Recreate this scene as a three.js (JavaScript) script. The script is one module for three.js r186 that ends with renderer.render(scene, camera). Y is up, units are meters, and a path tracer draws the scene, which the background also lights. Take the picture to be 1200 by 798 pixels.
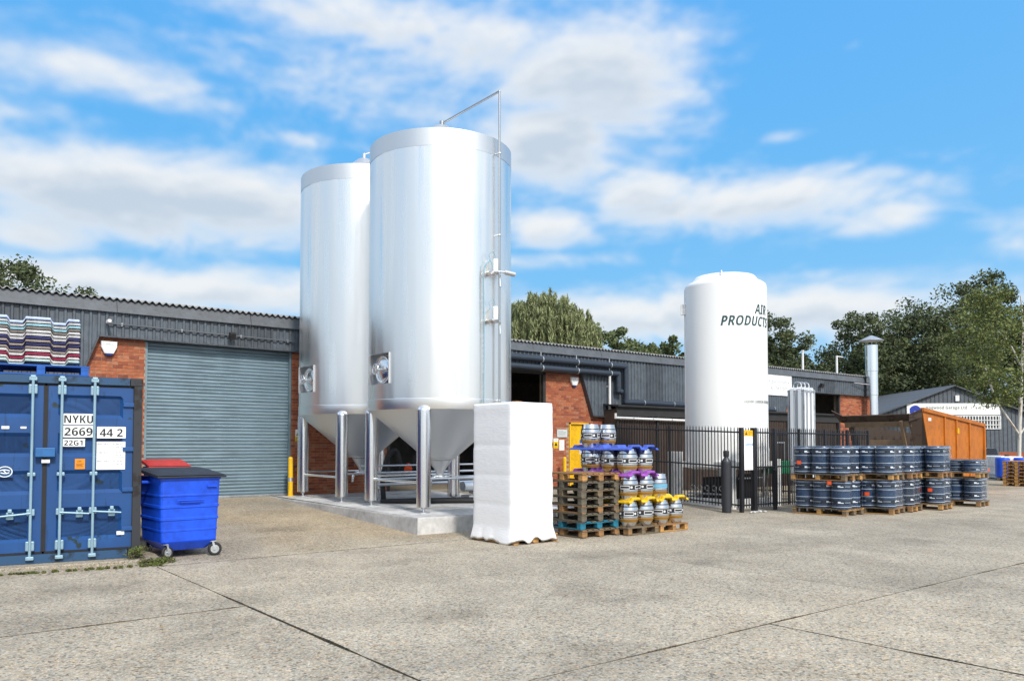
import * as THREE from 'three';
import { mergeGeometries, mergeVertices } from 'three/addons/utils/BufferGeometryUtils.js';
import { RoundedBoxGeometry } from 'three/addons/geometries/RoundedBoxGeometry.js';
import { TextGeometry } from 'three/addons/geometries/TextGeometry.js';
import { FontLoader } from 'three/addons/loaders/FontLoader.js';

// ---------------------------------------------------------------- camera, sky, sun, exposure
const renderer = new THREE.WebGLRenderer({ antialias: true });
renderer.setSize(1024, 680);
renderer.toneMapping = THREE.LinearToneMapping;
renderer.toneMappingExposure = 1.17;
renderer.shadowMap.enabled = true;
const scene = new THREE.Scene();
const D2R = Math.PI / 180;
const EYE = 1.7, YAW = 51.5 * D2R, PITCH = 2.13 * D2R;
const camera = new THREE.PerspectiveCamera(2 * Math.atan(486 / 940) / D2R, 1200 / 972, 0.1, 900);
camera.position.set(0, EYE, 0);
camera.lookAt(Math.cos(YAW) * Math.cos(PITCH), EYE + Math.sin(PITCH), -Math.sin(YAW) * Math.cos(PITCH));
camera.setViewOffset(1200, 972, 0, 0, 1200, 798);          // rising lens: verticals stay nearly upright
camera.updateProjectionMatrix();

const SUN = new THREE.Vector3(-0.22, 0.86, 0.95).normalize();
const sun = new THREE.DirectionalLight(new THREE.Color(1, 0.93, 0.84), 3.0);
sun.position.copy(SUN).multiplyScalar(90).add(new THREE.Vector3(20, 0, -15));
sun.target.position.set(20, 0, -15);
sun.castShadow = true;
sun.shadow.radius = 14;
Object.assign(sun.shadow.camera, { left: -60, right: 60, top: 60, bottom: -60, near: 1, far: 220 });
sun.shadow.mapSize.set(4096, 4096);
scene.add(sun, sun.target);

// ---------------------------------------------------------------- random numbers and noise
function rng(seed) { let s = seed >>> 0; return () => { s = (s + 0x6d2b79f5) | 0; let t = Math.imul(s ^ (s >>> 15), 1 | s); t = (t + Math.imul(t ^ (t >>> 7), 61 | t)) ^ t; return ((t ^ (t >>> 14)) >>> 0) / 4294967296; }; }
const hash = (x, y, z) => { let h = Math.imul(x, 374761393) ^ Math.imul(y, 668265263) ^ Math.imul(z, 2147483647 ^ 0x5bd1e995); h = Math.imul(h ^ (h >>> 13), 1274126177); h ^= h >>> 16; return (h >>> 0) / 4294967296; };
const fade = (t) => t * t * t * (t * (t * 6 - 15) + 10);
function vnoise(x, y, z = 0, wrap = 0) {
  const X = Math.floor(x), Y = Math.floor(y), Z = Math.floor(z), fx = fade(x - X), fy = fade(y - Y), fz = fade(z - Z);
  const m = wrap ? (a) => ((a % wrap) + wrap) % wrap : (a) => a;
  const x0 = m(X), x1 = m(X + 1), y0 = m(Y), y1 = m(Y + 1);
  const l = (a, b, t) => a + (b - a) * t;
  const a = l(l(hash(x0, y0, Z), hash(x1, y0, Z), fx), l(hash(x0, y1, Z), hash(x1, y1, Z), fx), fy);
  if (fz === 0) return a;
  return l(a, l(l(hash(x0, y0, Z + 1), hash(x1, y0, Z + 1), fx), l(hash(x0, y1, Z + 1), hash(x1, y1, Z + 1), fx), fy), fz);
}
function fbm(x, y, z, oct, wrap = 0) { let a = 0.5, s = 0, n = 0, w = wrap; for (let i = 0; i < oct; i++) { s += a * vnoise(x, y, z + i * 17, w); n += a; a *= 0.5; x *= 2; y *= 2; w *= 2; } return s / n; }
const clamp = (v, a = 0, b = 1) => Math.min(b, Math.max(a, v));
const sstep = (a, b, v) => { const t = clamp((v - a) / (b - a)); return t * t * (3 - 2 * t); };
const mix = (a, b, t) => a + (b - a) * t;

// ---------------------------------------------------------------- sky: blue air with broken stratocumulus (azimuth from +x towards -z, elevation, radii, weight)
{
  const W = 2048, H = 1024, data = new Float32Array(W * H * 4);
  const banks = [[79.4, 22.6, 6.6, 1.3, 0.62], [74.4, 21.9, 3.4, 0.9, 0.5], [76.3, 16.2, 11.5, 2.3, 1], [82.5, 13.0, 3.6, 1.2, 0.9], [70, 16.0, 5.6, 1.9, 0.95], [77.2, 10.3, 15, 1.2, 1], [45.3, 24.8, 7.6, 3.6, 0.74], [61.3, 27.9, 9.2, 1.7, 0.6],
    [49, 20.8, 4.6, 2.7, 0.95], [34.7, 16.3, 8.6, 1.7, 0.95], [41.7, 17.4, 3.9, 1.6, 0.9], [26.2, 14.5, 2.6, 1.2, 0.7], [49, 15.2, 3.4, 1.3, 0.85], [36.5, 9.0, 17, 1.9, 1], [28.1, 24.8, 1.3, 0.4, 0.4], [32.5, 20.2, 2.0, 0.5, 0.5], [50.3, 13, 7.3, 0.7, 0.6], [54, 27, 6, 2.6, 0.66],
    [88, 19, 6, 2, 0.7], [12, 12, 7, 2, 0.8], [66, 20.4, 2.4, 0.6, 0.4], [58, 25, 14, 4.5, 0.42], [40, 21.5, 5, 2.4, 0.42]];
  const density = (dx, dy, dz, az, el) => {
    const k = 1 / (Math.max(dy, 0) + 0.16), px = dx * k * 1.5, pz = dz * k * 1.5;
    const wx = fbm(px * 1.3 + 7, pz * 1.3, 3, 3) - 0.5, wz = fbm(px * 1.3, pz * 1.3 + 9, 5, 3) - 0.5;
    const n = fbm(px * 1.7 + wx * 1.1, pz * 1.7 + wz * 1.1, 1, 7), fine = 0.6 * fbm(az * 0.30 + wx * 4, el * 1.05 + wz * 3, 11, 7) + 0.4 * fbm(az * 0.75 + el * 0.4 + wx * 6, el * 1.5 - az * 0.1, 13, 6);
    let b = 0;
    for (const [a, e, ra, re, w] of banks) { let da = az - a; if (da > 180) da -= 360; if (da < -180) da += 360; const q = (da / ra) ** 2 + ((el - e) / re) ** 2; if (q < 9) b = Math.max(b, w * Math.exp(-q * 0.75)) + 0.12 * w * Math.exp(-q * 0.5); }
    let da = az - 51.5; if (da > 180) da -= 360; if (da < -180) da += 360;
    const inside = (1 - sstep(38, 58, Math.abs(da))) * (1 - sstep(27, 42, el));
    const open = 0.5 + 0.12 * (1 - el / 90);
    return mix(open, b * 1.02, inside) + (n - 0.5) * 1.0 * mix(1.5, 0.45, inside) + (fine - 0.5) * 0.78;
  };
  for (let j = 0; j < H; j++) {
    const el = ((j + 0.5) / H - 0.5) * 180, ce = Math.cos(el * D2R), dy = Math.sin(el * D2R);
    for (let i = 0; i < W; i++) {
      const u = ((i + 0.5) / W - 0.5) * 2 * Math.PI, dx = Math.cos(u) * ce, dz = Math.sin(u) * ce, o = (j * W + i) * 4;
      let r, g, b;
      if (el < -4) { r = 0.2; g = 0.2; b = 0.2; } else {
        const az = Math.atan2(-dz, dx) / D2R, e = Math.max(el, 0);
        const t = Math.pow(clamp(e / 60), 0.55);
        r = mix(0.20, 0.016, t); g = mix(0.56, 0.255, t); b = mix(0.82, 0.74, t);
        const low = Math.exp(-e / 5); r = mix(r, 0.62, low); g = mix(g, 0.74, low); b = mix(b, 0.86, low);
        const cs = dx * SUN.x + dy * SUN.y + dz * SUN.z, au = Math.exp(-Math.acos(clamp(cs, -1, 1)) / 0.42);
        const d = density(dx, dy, dz, az, e), c = sstep(0.12, 0.98, d);
        const above = density(dx, Math.sin((e + 1.3) * D2R), dz, az, e + 1.3);
        const body = sstep(0.5, 1.15, d), under = sstep(0.35, 1.05, above) * body;
        const cr = mix(0.77, 0.50, under), cg = mix(0.78, 0.57, under), cb = mix(0.785, 0.65, under);
        r = mix(r, cr, c * 0.92); g = mix(g, cg, c * 0.92); b = mix(b, cb, c * 0.92);
        r += au * 1.9; g += au * 1.8; b += au * 1.6;
      }
      data[o] = r; data[o + 1] = g; data[o + 2] = b; data[o + 3] = 1;
    }
  }
  const tex = new THREE.DataTexture(data, W, H, THREE.RGBAFormat, THREE.FloatType);
  tex.mapping = THREE.EquirectangularReflectionMapping; tex.magFilter = tex.minFilter = THREE.LinearFilter; tex.colorSpace = THREE.LinearSRGBColorSpace; tex.needsUpdate = true;
  scene.background = tex; scene.environment = tex;
}

// ---------------------------------------------------------------- naming
const taken = new Map();
function numbered(name) { const n = taken.get(name) || 0; taken.set(name, n + 1); return n ? name + '_' + String(n).padStart(3, '0') : name; }
function tag(o, label, category, group) { o.userData.label = label; o.userData.category = category; if (group) o.userData.group = group; return o; }
function thing(name, label, category, [x, y, z] = [0, 0, 0], turn = 0, group) { const o = new THREE.Group(); o.name = numbered(name); o.position.set(x, y, z); o.rotation.y = turn; scene.add(o); return tag(o, label, category, group); }
function mesh(name, geo, mat, parent) {
  const g = Array.isArray(geo) ? join(geo) : geo;
  const m = new THREE.Mesh(g, mat); m.name = parent ? name : numbered(name); m.castShadow = m.receiveShadow = true; (parent || scene).add(m); return m;
}
function one(name, label, category, geo, mat, pos = [0, 0, 0], turn = 0, group) { const m = mesh(name, geo, mat); m.position.set(...pos); m.rotation.y = turn; return tag(m, label, category, group); }
function copy(src, name, label, [x, y, z], turn = 0, group) { const c = src.clone(); c.name = numbered(name); c.position.set(x, y, z); c.rotation.y = turn; c.userData = { ...src.userData }; if (label) c.userData.label = label; if (group) c.userData.group = group; scene.add(c); return c; }
function struct(name, geo, mat) { const m = mesh(name, geo, mat); m.userData.kind = 'structure'; return m; }

// ---------------------------------------------------------------- geometry
function plain(g) { g = g.index ? g.toNonIndexed() : g; for (const k of Object.keys(g.attributes)) if (!['position', 'normal', 'uv', 'color'].includes(k)) g.deleteAttribute(k); return g; }
function join(list) { list = list.map(plain); const col = list.some((g) => g.attributes.color); if (col) for (const g of list) if (!g.attributes.color) g.setAttribute('color', new THREE.BufferAttribute(new Float32Array(g.attributes.position.count * 3).fill(1), 3)); return list.length === 1 ? list[0] : mergeGeometries(list); }
function boxUV(g, ox = 0, oy = 0, k = 1) {           // uv in metres, by the way each face points
  g = plain(g); const p = g.attributes.position, n = p.count, uv = new Float32Array(n * 2), a = new THREE.Vector3(), b = new THREE.Vector3(), c = new THREE.Vector3();
  for (let i = 0; i < n; i += 3) {
    a.fromBufferAttribute(p, i); b.fromBufferAttribute(p, i + 1).sub(a); c.fromBufferAttribute(p, i + 2).sub(a); b.cross(c);
    const ax = Math.abs(b.x), ay = Math.abs(b.y), az = Math.abs(b.z);
    for (let q = i; q < i + 3; q++) { const x = p.getX(q), y = p.getY(q), z = p.getZ(q); let u, v; if (ay >= ax && ay >= az) { u = x; v = z; } else if (ax >= az) { u = z; v = y; } else { u = x; v = y; } uv[2 * q] = u * k + ox; uv[2 * q + 1] = v * k + oy; }
  }
  g.setAttribute('uv', new THREE.BufferAttribute(uv, 2)); return g;
}
const M4 = new THREE.Matrix4(), EU = new THREE.Euler(), QQ = new THREE.Quaternion();
function place(g, x = 0, y = 0, z = 0, rx = 0, ry = 0, rz = 0) { M4.compose(new THREE.Vector3(x, y, z), QQ.setFromEuler(EU.set(rx, ry, rz)), new THREE.Vector3(1, 1, 1)); return g.applyMatrix4(M4); }
const box = (sx, sy, sz, x = 0, y = 0, z = 0, rx = 0, ry = 0, rz = 0) => place(boxUV(new THREE.BoxGeometry(sx, sy, sz)), x, y, z, rx, ry, rz);
const rbox = (sx, sy, sz, r, x = 0, y = 0, z = 0, rx = 0, ry = 0, rz = 0, seg = 1) => place(boxUV(new RoundedBoxGeometry(sx, sy, sz, seg, r)), x, y, z, rx, ry, rz);
const cyl = (r0, r1, h, x = 0, y = 0, z = 0, rx = 0, ry = 0, rz = 0, seg = 16, open = false) => place(plain(new THREE.CylinderGeometry(r1, r0, h, seg, 1, open)), x, y, z, rx, ry, rz);
function rod(a, b, r, seg = 8, r2 = r) { const A = new THREE.Vector3(...a), B = new THREE.Vector3(...b), d = B.clone().sub(A), g = plain(new THREE.CylinderGeometry(r2, r, d.length(), seg, 1)); QQ.setFromUnitVectors(new THREE.Vector3(0, 1, 0), d.clone().normalize()); M4.compose(A.add(B).multiplyScalar(0.5), QQ, new THREE.Vector3(1, 1, 1)); return g.applyMatrix4(M4); }
const tube = (pts, r, seg = 24, rs = 8, tension = 0.5) => plain(new THREE.TubeGeometry(new THREE.CatmullRomCurve3(pts.map((p) => new THREE.Vector3(...p)), false, 'catmullrom', tension), seg, r, rs));
const lathe = (pts, seg = 32) => plain(new THREE.LatheGeometry(pts.map(([x, y]) => new THREE.Vector2(x, y)), seg));
const sph = (r, x, y, z, w = 12, h = 8, sy = 1) => { const g = new THREE.SphereGeometry(r, w, h); g.scale(1, sy, 1); return place(plain(g), x, y, z); };
function poly(pts, depth, bevel = 0) { const s = new THREE.Shape(pts.map(([x, y]) => new THREE.Vector2(x, y))); return plain(new THREE.ExtrudeGeometry(s, { depth, bevelEnabled: bevel > 0, bevelSize: bevel, bevelThickness: bevel, bevelSegments: 1, curveSegments: 6 })); }
function raw(pos, uv, idx, smooth = true, col) { const g = new THREE.BufferGeometry(); g.setAttribute('position', new THREE.Float32BufferAttribute(pos, 3)); if (uv) g.setAttribute('uv', new THREE.Float32BufferAttribute(uv, 2)); if (col) g.setAttribute('color', new THREE.Float32BufferAttribute(col, 3)); g.setIndex(idx); if (smooth) { g.computeVertexNormals(); return plain(g); } const h = g.toNonIndexed(); h.computeVertexNormals(); return h; }
function loft(rings, closeEnds = true, smooth = false) {          // rings: arrays of [x, y, z], same length, closed
  const n = rings[0].length, pos = rings.flat(2), idx = [];
  for (let i = 0; i < rings.length - 1; i++) for (let j = 0; j < n; j++) { const a = i * n + j, b = i * n + (j + 1) % n, c = a + n, d = b + n; idx.push(a, c, b, b, c, d); }
  if (closeEnds) for (const [s, flip] of [[0, 0], [(rings.length - 1) * n, 1]]) for (let j = 1; j < n - 1; j++) flip ? idx.push(s, s + j + 1, s + j) : idx.push(s, s + j, s + j + 1);
  const g = raw(pos, null, idx, smooth); return boxUV(g);
}
const rectRing = (w, d, r, y, cx = 0, cz = 0, q = 3) => { const o = []; for (const [sx, sz, a0] of [[1, 1, 0], [-1, 1, 90], [-1, -1, 180], [1, -1, 270]]) for (let i = 0; i <= q; i++) { const a = (a0 + 90 * i / q) * D2R; o.push([cx + sx * (w / 2 - r) + Math.cos(a) * r, y, cz + sz * (d / 2 - r) + Math.sin(a) * r]); } return o.reverse(); };

// ---------------------------------------------------------------- textures and materials
const srgb = (v) => (v <= 0.0031308 ? v * 12.92 : 1.055 * Math.pow(v, 1 / 2.4) - 0.055);
function makeTex(size, f, color = true) {
  const d = new Uint8Array(size * size * 4);
  for (let j = 0; j < size; j++) for (let i = 0; i < size; i++) { const c = f(i / size, j / size, i, j), o = (j * size + i) * 4; for (let k = 0; k < 3; k++) { const v = Array.isArray(c) ? c[k] : c; d[o + k] = Math.round(255 * clamp(color ? srgb(clamp(v)) : v)); } d[o + 3] = 255; }
  const t = new THREE.DataTexture(d, size, size, THREE.RGBAFormat); t.wrapS = t.wrapT = THREE.RepeatWrapping; t.magFilter = THREE.LinearFilter; t.minFilter = THREE.LinearMipmapLinearFilter; t.generateMipmaps = true; if (color) t.colorSpace = THREE.SRGBColorSpace; t.needsUpdate = true; return t;
}
const rep = (t, x, y = x) => { const c = t.clone(); c.repeat.set(x, y); c.needsUpdate = true; return c; };
const concreteF = (tone) => (u, v, i, j) => {
  const big = fbm(u * 4, v * 4, 2, 4, 4), mid = fbm(u * 70, v * 70, 5, 2, 70), f = hash(i, j, 3), st = vnoise(u * 150, v * 150, 9, 150), st2 = vnoise(u * 90, v * 90, 19, 90), hue = vnoise(u * 60, v * 60, 29, 60);
  let l = 0.78 + 0.14 * (big - 0.5) + 0.4 * (mid - 0.5) + 0.5 * (f - 0.5) + (st > 0.70 ? 0.34 : 0) - (st2 > 0.72 ? 0.34 : 0);
  const w = hue > 0.72 ? 0.05 : hue < 0.25 ? -0.03 : 0; return [tone[0] * l + w, tone[1] * l + w * 0.35, tone[2] * l - w * 0.2];
};
const texConcrete = makeTex(1024, concreteF([0.45, 0.40, 0.315]));
const texPlinth = makeTex(512, (u, v, i, j) => { const b = fbm(u * 3, v * 3, 42, 5, 3), m = fbm(u * 20, v * 20, 45, 3, 20), st = sstep(0.56, 0.72, fbm(u * 5, v * 5, 52, 5, 5)), l = 0.47 * (1 + 0.8 * (b - 0.5) + 0.5 * (m - 0.5) + 0.25 * (hash(i, j, 7) - 0.5)) * (1 - 0.42 * st); return [l, l * mix(1, 0.96, st), l * mix(0.99, 0.85, st)]; });
const texConcreteBump = makeTex(512, (u, v, i, j) => clamp(0.5 + 0.6 * (fbm(u * 64, v * 64, 4, 3, 64) - 0.5) + 0.4 * (vnoise(u * 220, v * 220, 8, 220) - 0.5)), false);
const texGrunge = makeTex(512, (u, v) => { const n = fbm(u * 6, v * 6, 1, 6, 6), m = fbm(u * 24, v * 24, 7, 4, 24); return clamp(0.9 + 0.5 * (n - 0.5) + 0.3 * (m - 0.5)); });
const texRough = makeTex(512, (u, v) => clamp(0.55 + 0.9 * (fbm(u * 8, v * 8, 3, 6, 8) - 0.5)), false);
const texWood = makeTex(512, (u, v, i, j) => { const g = fbm(u * 3, v * 40, 2, 4, 0) + 0.25 * fbm(u * 6, v * 160, 6, 2, 0), st = fbm(u * 5, v * 5, 9, 4, 5); const l = 0.62 + 0.75 * (g - 0.62) + 0.5 * (st - 0.5) + 0.12 * (hash(i, j, 4) - 0.5); return [l, l * 0.97, l * 0.92]; });
const texBrick = makeTex(256, (u, v, i, j) => { const l = 0.85 + 0.55 * (fbm(u * 10, v * 10, 2, 4, 10) - 0.5) + 0.28 * (hash(i, j, 8) - 0.5); return [l, l * 0.96, l * 0.92]; });
const texRust = makeTex(512, (u, v) => { const n = fbm(u * 7, v * 7, 12, 6, 7), m = fbm(u * 30, v * 30, 15, 4, 30); const k = sstep(0.5, 0.66, n * 0.7 + m * 0.3); return [mix(1, 0.42, k), mix(1, 0.26, k), mix(1, 0.2, k)]; });
const texStreak = makeTex(512, (u, v) => { const n = fbm(u * 60, v * 2.0, 4, 4, 0), m = fbm(u * 8, v * 8, 6, 5, 8), w = sstep(0.6, 0.75, fbm(u * 34, v * 1.4, 14, 4, 0)); const l = clamp(0.84 + 0.5 * (n - 0.5) + 0.5 * (m - 0.5)); return [clamp(l * mix(1, 1.28, w)), clamp(l * mix(1, 1.2, w)), clamp(l * mix(1, 1.06, w))]; });
const texFilm = makeTex(512, (u, v) => { const a = fbm(u * 3 + v * 2, v * 9, 3, 4, 0), b = Math.abs(vnoise(u * 9 + v * 6, v * 26, 5) - 0.5) * 2; return clamp(0.4 * a + 0.6 * Math.pow(b, 0.5)); }, false);
const texSatin = makeTex(512, (u, v) => clamp(0.80 + 0.7 * (fbm(u * 24, v * 3, 71, 5, 0) - 0.5) + 0.35 * (fbm(u * 5, v * 5, 74, 5, 5) - 0.5)), false);
const texCont = makeTex(1024, (u, v) => { const n = fbm(u * 6, v * 6, 61, 6, 6), sc = fbm(u * 50, v * 5, 64, 4, 0), m = fbm(u * 22, v * 22, 67, 4, 22), fadep = sstep(0.5, 0.72, n), rust = sstep(0.66, 0.74, m * 0.6 + n * 0.4), scr = sstep(0.70, 0.78, sc); let a = [0.9 + 0.35 * (n - 0.5), 0.9 + 0.3 * (n - 0.5), 0.9 + 0.3 * (n - 0.5)]; a = a.map((q, k) => mix(q * 0.9, [1, 1, 0.95][k], fadep * 0.4)); a = a.map((q) => mix(q, q * 0.72, scr)); return a.map((q, k) => mix(q, [1.0, 0.34, 0.1][k], rust)); });
const std = (o) => new THREE.MeshStandardMaterial(o);
const phys = (o) => new THREE.MeshPhysicalMaterial(o);
const C = (r, g, b) => new THREE.Color().setRGB(r, g, b);
const paint = (r, g, b, rough = 0.5, map = texGrunge, extra = {}) => std({ color: C(r, g, b), roughness: rough, map, ...extra });
const M = {
  slab: std({ map: rep(texConcrete, 0.55), bumpMap: rep(texConcreteBump, 1.1), bumpScale: 0.004, roughness: 0.93, vertexColors: true }),
  ground: std({ color: C(0.5, 0.48, 0.45), map: rep(texConcrete, 0.3), roughness: 0.95 }),
  plinth: std({ color: C(1, 1, 1), map: rep(texPlinth, 0.5), bumpMap: rep(texConcreteBump, 1.2), bumpScale: 0.004, roughness: 0.9 }),
  kerb: std({ color: C(0.85, 0.85, 0.85), map: rep(texConcrete, 0.7), bumpMap: rep(texConcreteBump, 1.4), bumpScale: 0.006, roughness: 0.95 }),
  steel: std({ color: C(0.88, 0.865, 0.84), metalness: 1, roughness: 0.40, roughnessMap: rep(texSatin, 0.4, 0.12) }),
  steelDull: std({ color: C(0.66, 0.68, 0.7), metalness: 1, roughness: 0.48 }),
  steelBright: std({ color: C(0.86, 0.87, 0.88), metalness: 1, roughness: 0.2 }),
  galv: std({ color: C(0.62, 0.65, 0.67), metalness: 0.75, roughness: 0.42, map: texGrunge }),
  clad: paint(0.10, 0.122, 0.15, 0.55, texStreak), cladDark: paint(0.07, 0.085, 0.105, 0.55, texStreak), flash: paint(0.105, 0.12, 0.14, 0.6),
  roof: paint(0.36, 0.36, 0.35, 0.9), mortar: paint(0.40, 0.33, 0.25, 0.95, texBrick),
  black: paint(0.018, 0.018, 0.02, 0.5), rubber: paint(0.02, 0.02, 0.021, 0.7), gasket: paint(0.012, 0.013, 0.016, 0.7),
  void: paint(0.25, 0.24, 0.23, 0.9), darkBrown: std({ color: C(0.052, 0.034, 0.026), roughness: 0.8, map: rep(texStreak, 0.6) }), darkTrim: paint(0.028, 0.027, 0.028, 0.7),
  white: paint(0.82, 0.83, 0.83, 0.45), whiteSat: std({ color: C(0.83, 0.84, 0.84), roughness: 0.38 }), wrap: phys({ color: C(0.9, 0.905, 0.91), roughness: 0.3, bumpMap: rep(texFilm, 0.9), bumpScale: 0.0025, clearcoat: 0.5, clearcoatRoughness: 0.2 }),
  yellow: paint(0.82, 0.50, 0.01, 0.5), doorYellow: paint(0.83, 0.47, 0.005, 0.5), orange: std({ color: C(0.46, 0.135, 0.006), roughness: 0.6, map: rep(texGrunge, 0.8) }), skipDark: std({ color: C(0.055, 0.037, 0.027), roughness: 0.85, map: rep(texRust, 0.6) }), skipTan: paint(0.21, 0.145, 0.09, 0.85), red: paint(0.55, 0.03, 0.02, 0.5), orangeTag: paint(0.85, 0.10, 0.02, 0.6),  // skipDark: rusty brown of the mouth, also painted shade inside the skip
  contBlue: std({ color: C(0.008, 0.075, 0.265), roughness: 0.5, map: rep(texCont, 0.42) }), contBlueRail: std({ color: C(0.016, 0.065, 0.15), roughness: 0.6, map: rep(texRust, 0.5) }), contDark: std({ color: C(0.025, 0.028, 0.034), roughness: 0.7, map: rep(texRust, 0.8) }),
  barBlue: std({ color: C(0.30, 0.46, 0.56), roughness: 0.4, metalness: 0.35, map: rep(texGrunge, 1.2) }), lockBlue: paint(0.02, 0.13, 0.36, 0.5),
  binBlue: std({ color: C(0.008, 0.085, 0.72), roughness: 0.42, map: rep(texGrunge, 0.9) }), binLid: paint(0.022, 0.026, 0.036, 0.55), binRed: paint(0.55, 0.035, 0.02, 0.5),
  drumBlue: paint(0.01, 0.09, 0.66, 0.4), palletBlue: paint(0.012, 0.13, 0.58, 0.7, texWood), tealWood: paint(0.015, 0.20, 0.33, 0.8, texWood),
  wood: std({ color: C(0.37, 0.205, 0.09), roughness: 0.9, map: rep(texWood, 1.3) }), woodNew: std({ color: C(0.58, 0.33, 0.115), roughness: 0.85, map: rep(texWood, 1.3) }), woodGrey: std({ color: C(0.16, 0.145, 0.115), roughness: 0.95, map: rep(texWood, 1.3) }), woodGrey2: std({ color: C(0.21, 0.165, 0.11), roughness: 0.95, map: rep(texWood, 1.1) }),
  shutter: std({ color: C(0.20, 0.285, 0.325), roughness: 0.42, metalness: 0.25, map: rep(texGrunge, 0.5) }),
  bark: std({ color: C(0.09, 0.07, 0.05), roughness: 0.95, map: texGrunge }), barkWhite: std({ color: C(0.62, 0.60, 0.55), roughness: 0.9, map: rep(texRust, 0.9) }),
  duct: paint(0.03, 0.042, 0.062, 0.38), pvc: paint(0.74, 0.75, 0.75, 0.5), fence: paint(0.014, 0.015, 0.019, 0.45), green: paint(0.01, 0.22, 0.09, 0.6), cableBlue: paint(0.25, 0.5, 0.62, 0.5),
  glass: std({ color: C(0.04, 0.05, 0.06), roughness: 0.12 }), moss: paint(0.11, 0.16, 0.03, 0.95),
  film: phys({ color: C(0.93, 0.96, 1), transmission: 1, thickness: 0, roughness: 0.04, ior: 1.5, bumpMap: rep(texFilm, 1.0), bumpScale: 0.008 }),
};
const brickMats = [[0.42, 0.135, 0.065], [0.36, 0.105, 0.052], [0.47, 0.165, 0.08], [0.30, 0.088, 0.05], [0.44, 0.19, 0.11], [0.22, 0.075, 0.05]].map((c) => std({ color: C(...c), roughness: 0.92, map: rep(texBrick, 2) }));
function canvasTex(w, h, draw) { const c = document.createElement('canvas'); c.width = w; c.height = h; const x = c.getContext('2d'); draw(x, w, h); const t = new THREE.CanvasTexture(c); t.colorSpace = THREE.SRGBColorSpace; t.magFilter = THREE.LinearFilter; return t; }
function printMat(w, h, draw, rough = 0.5) { return std({ map: canvasTex(w, h, draw), roughness: rough }); }
// a flat printed plate of real thickness: print on +z, plain edges
function plate(w, h, t, x = 0, y = 0, z = 0) { const g = plain(new THREE.BoxGeometry(w, h, t)), uv = g.attributes.uv, n = g.attributes.normal; for (let i = 0; i < uv.count; i++) if (n.getZ(i) < 0.5) uv.setXY(i, 0.01, 0.02); return place(g, x, y, z); }
const font = await new FontLoader().loadAsync('fonts/droid/droid_sans_bold.typeface.json');

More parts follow.
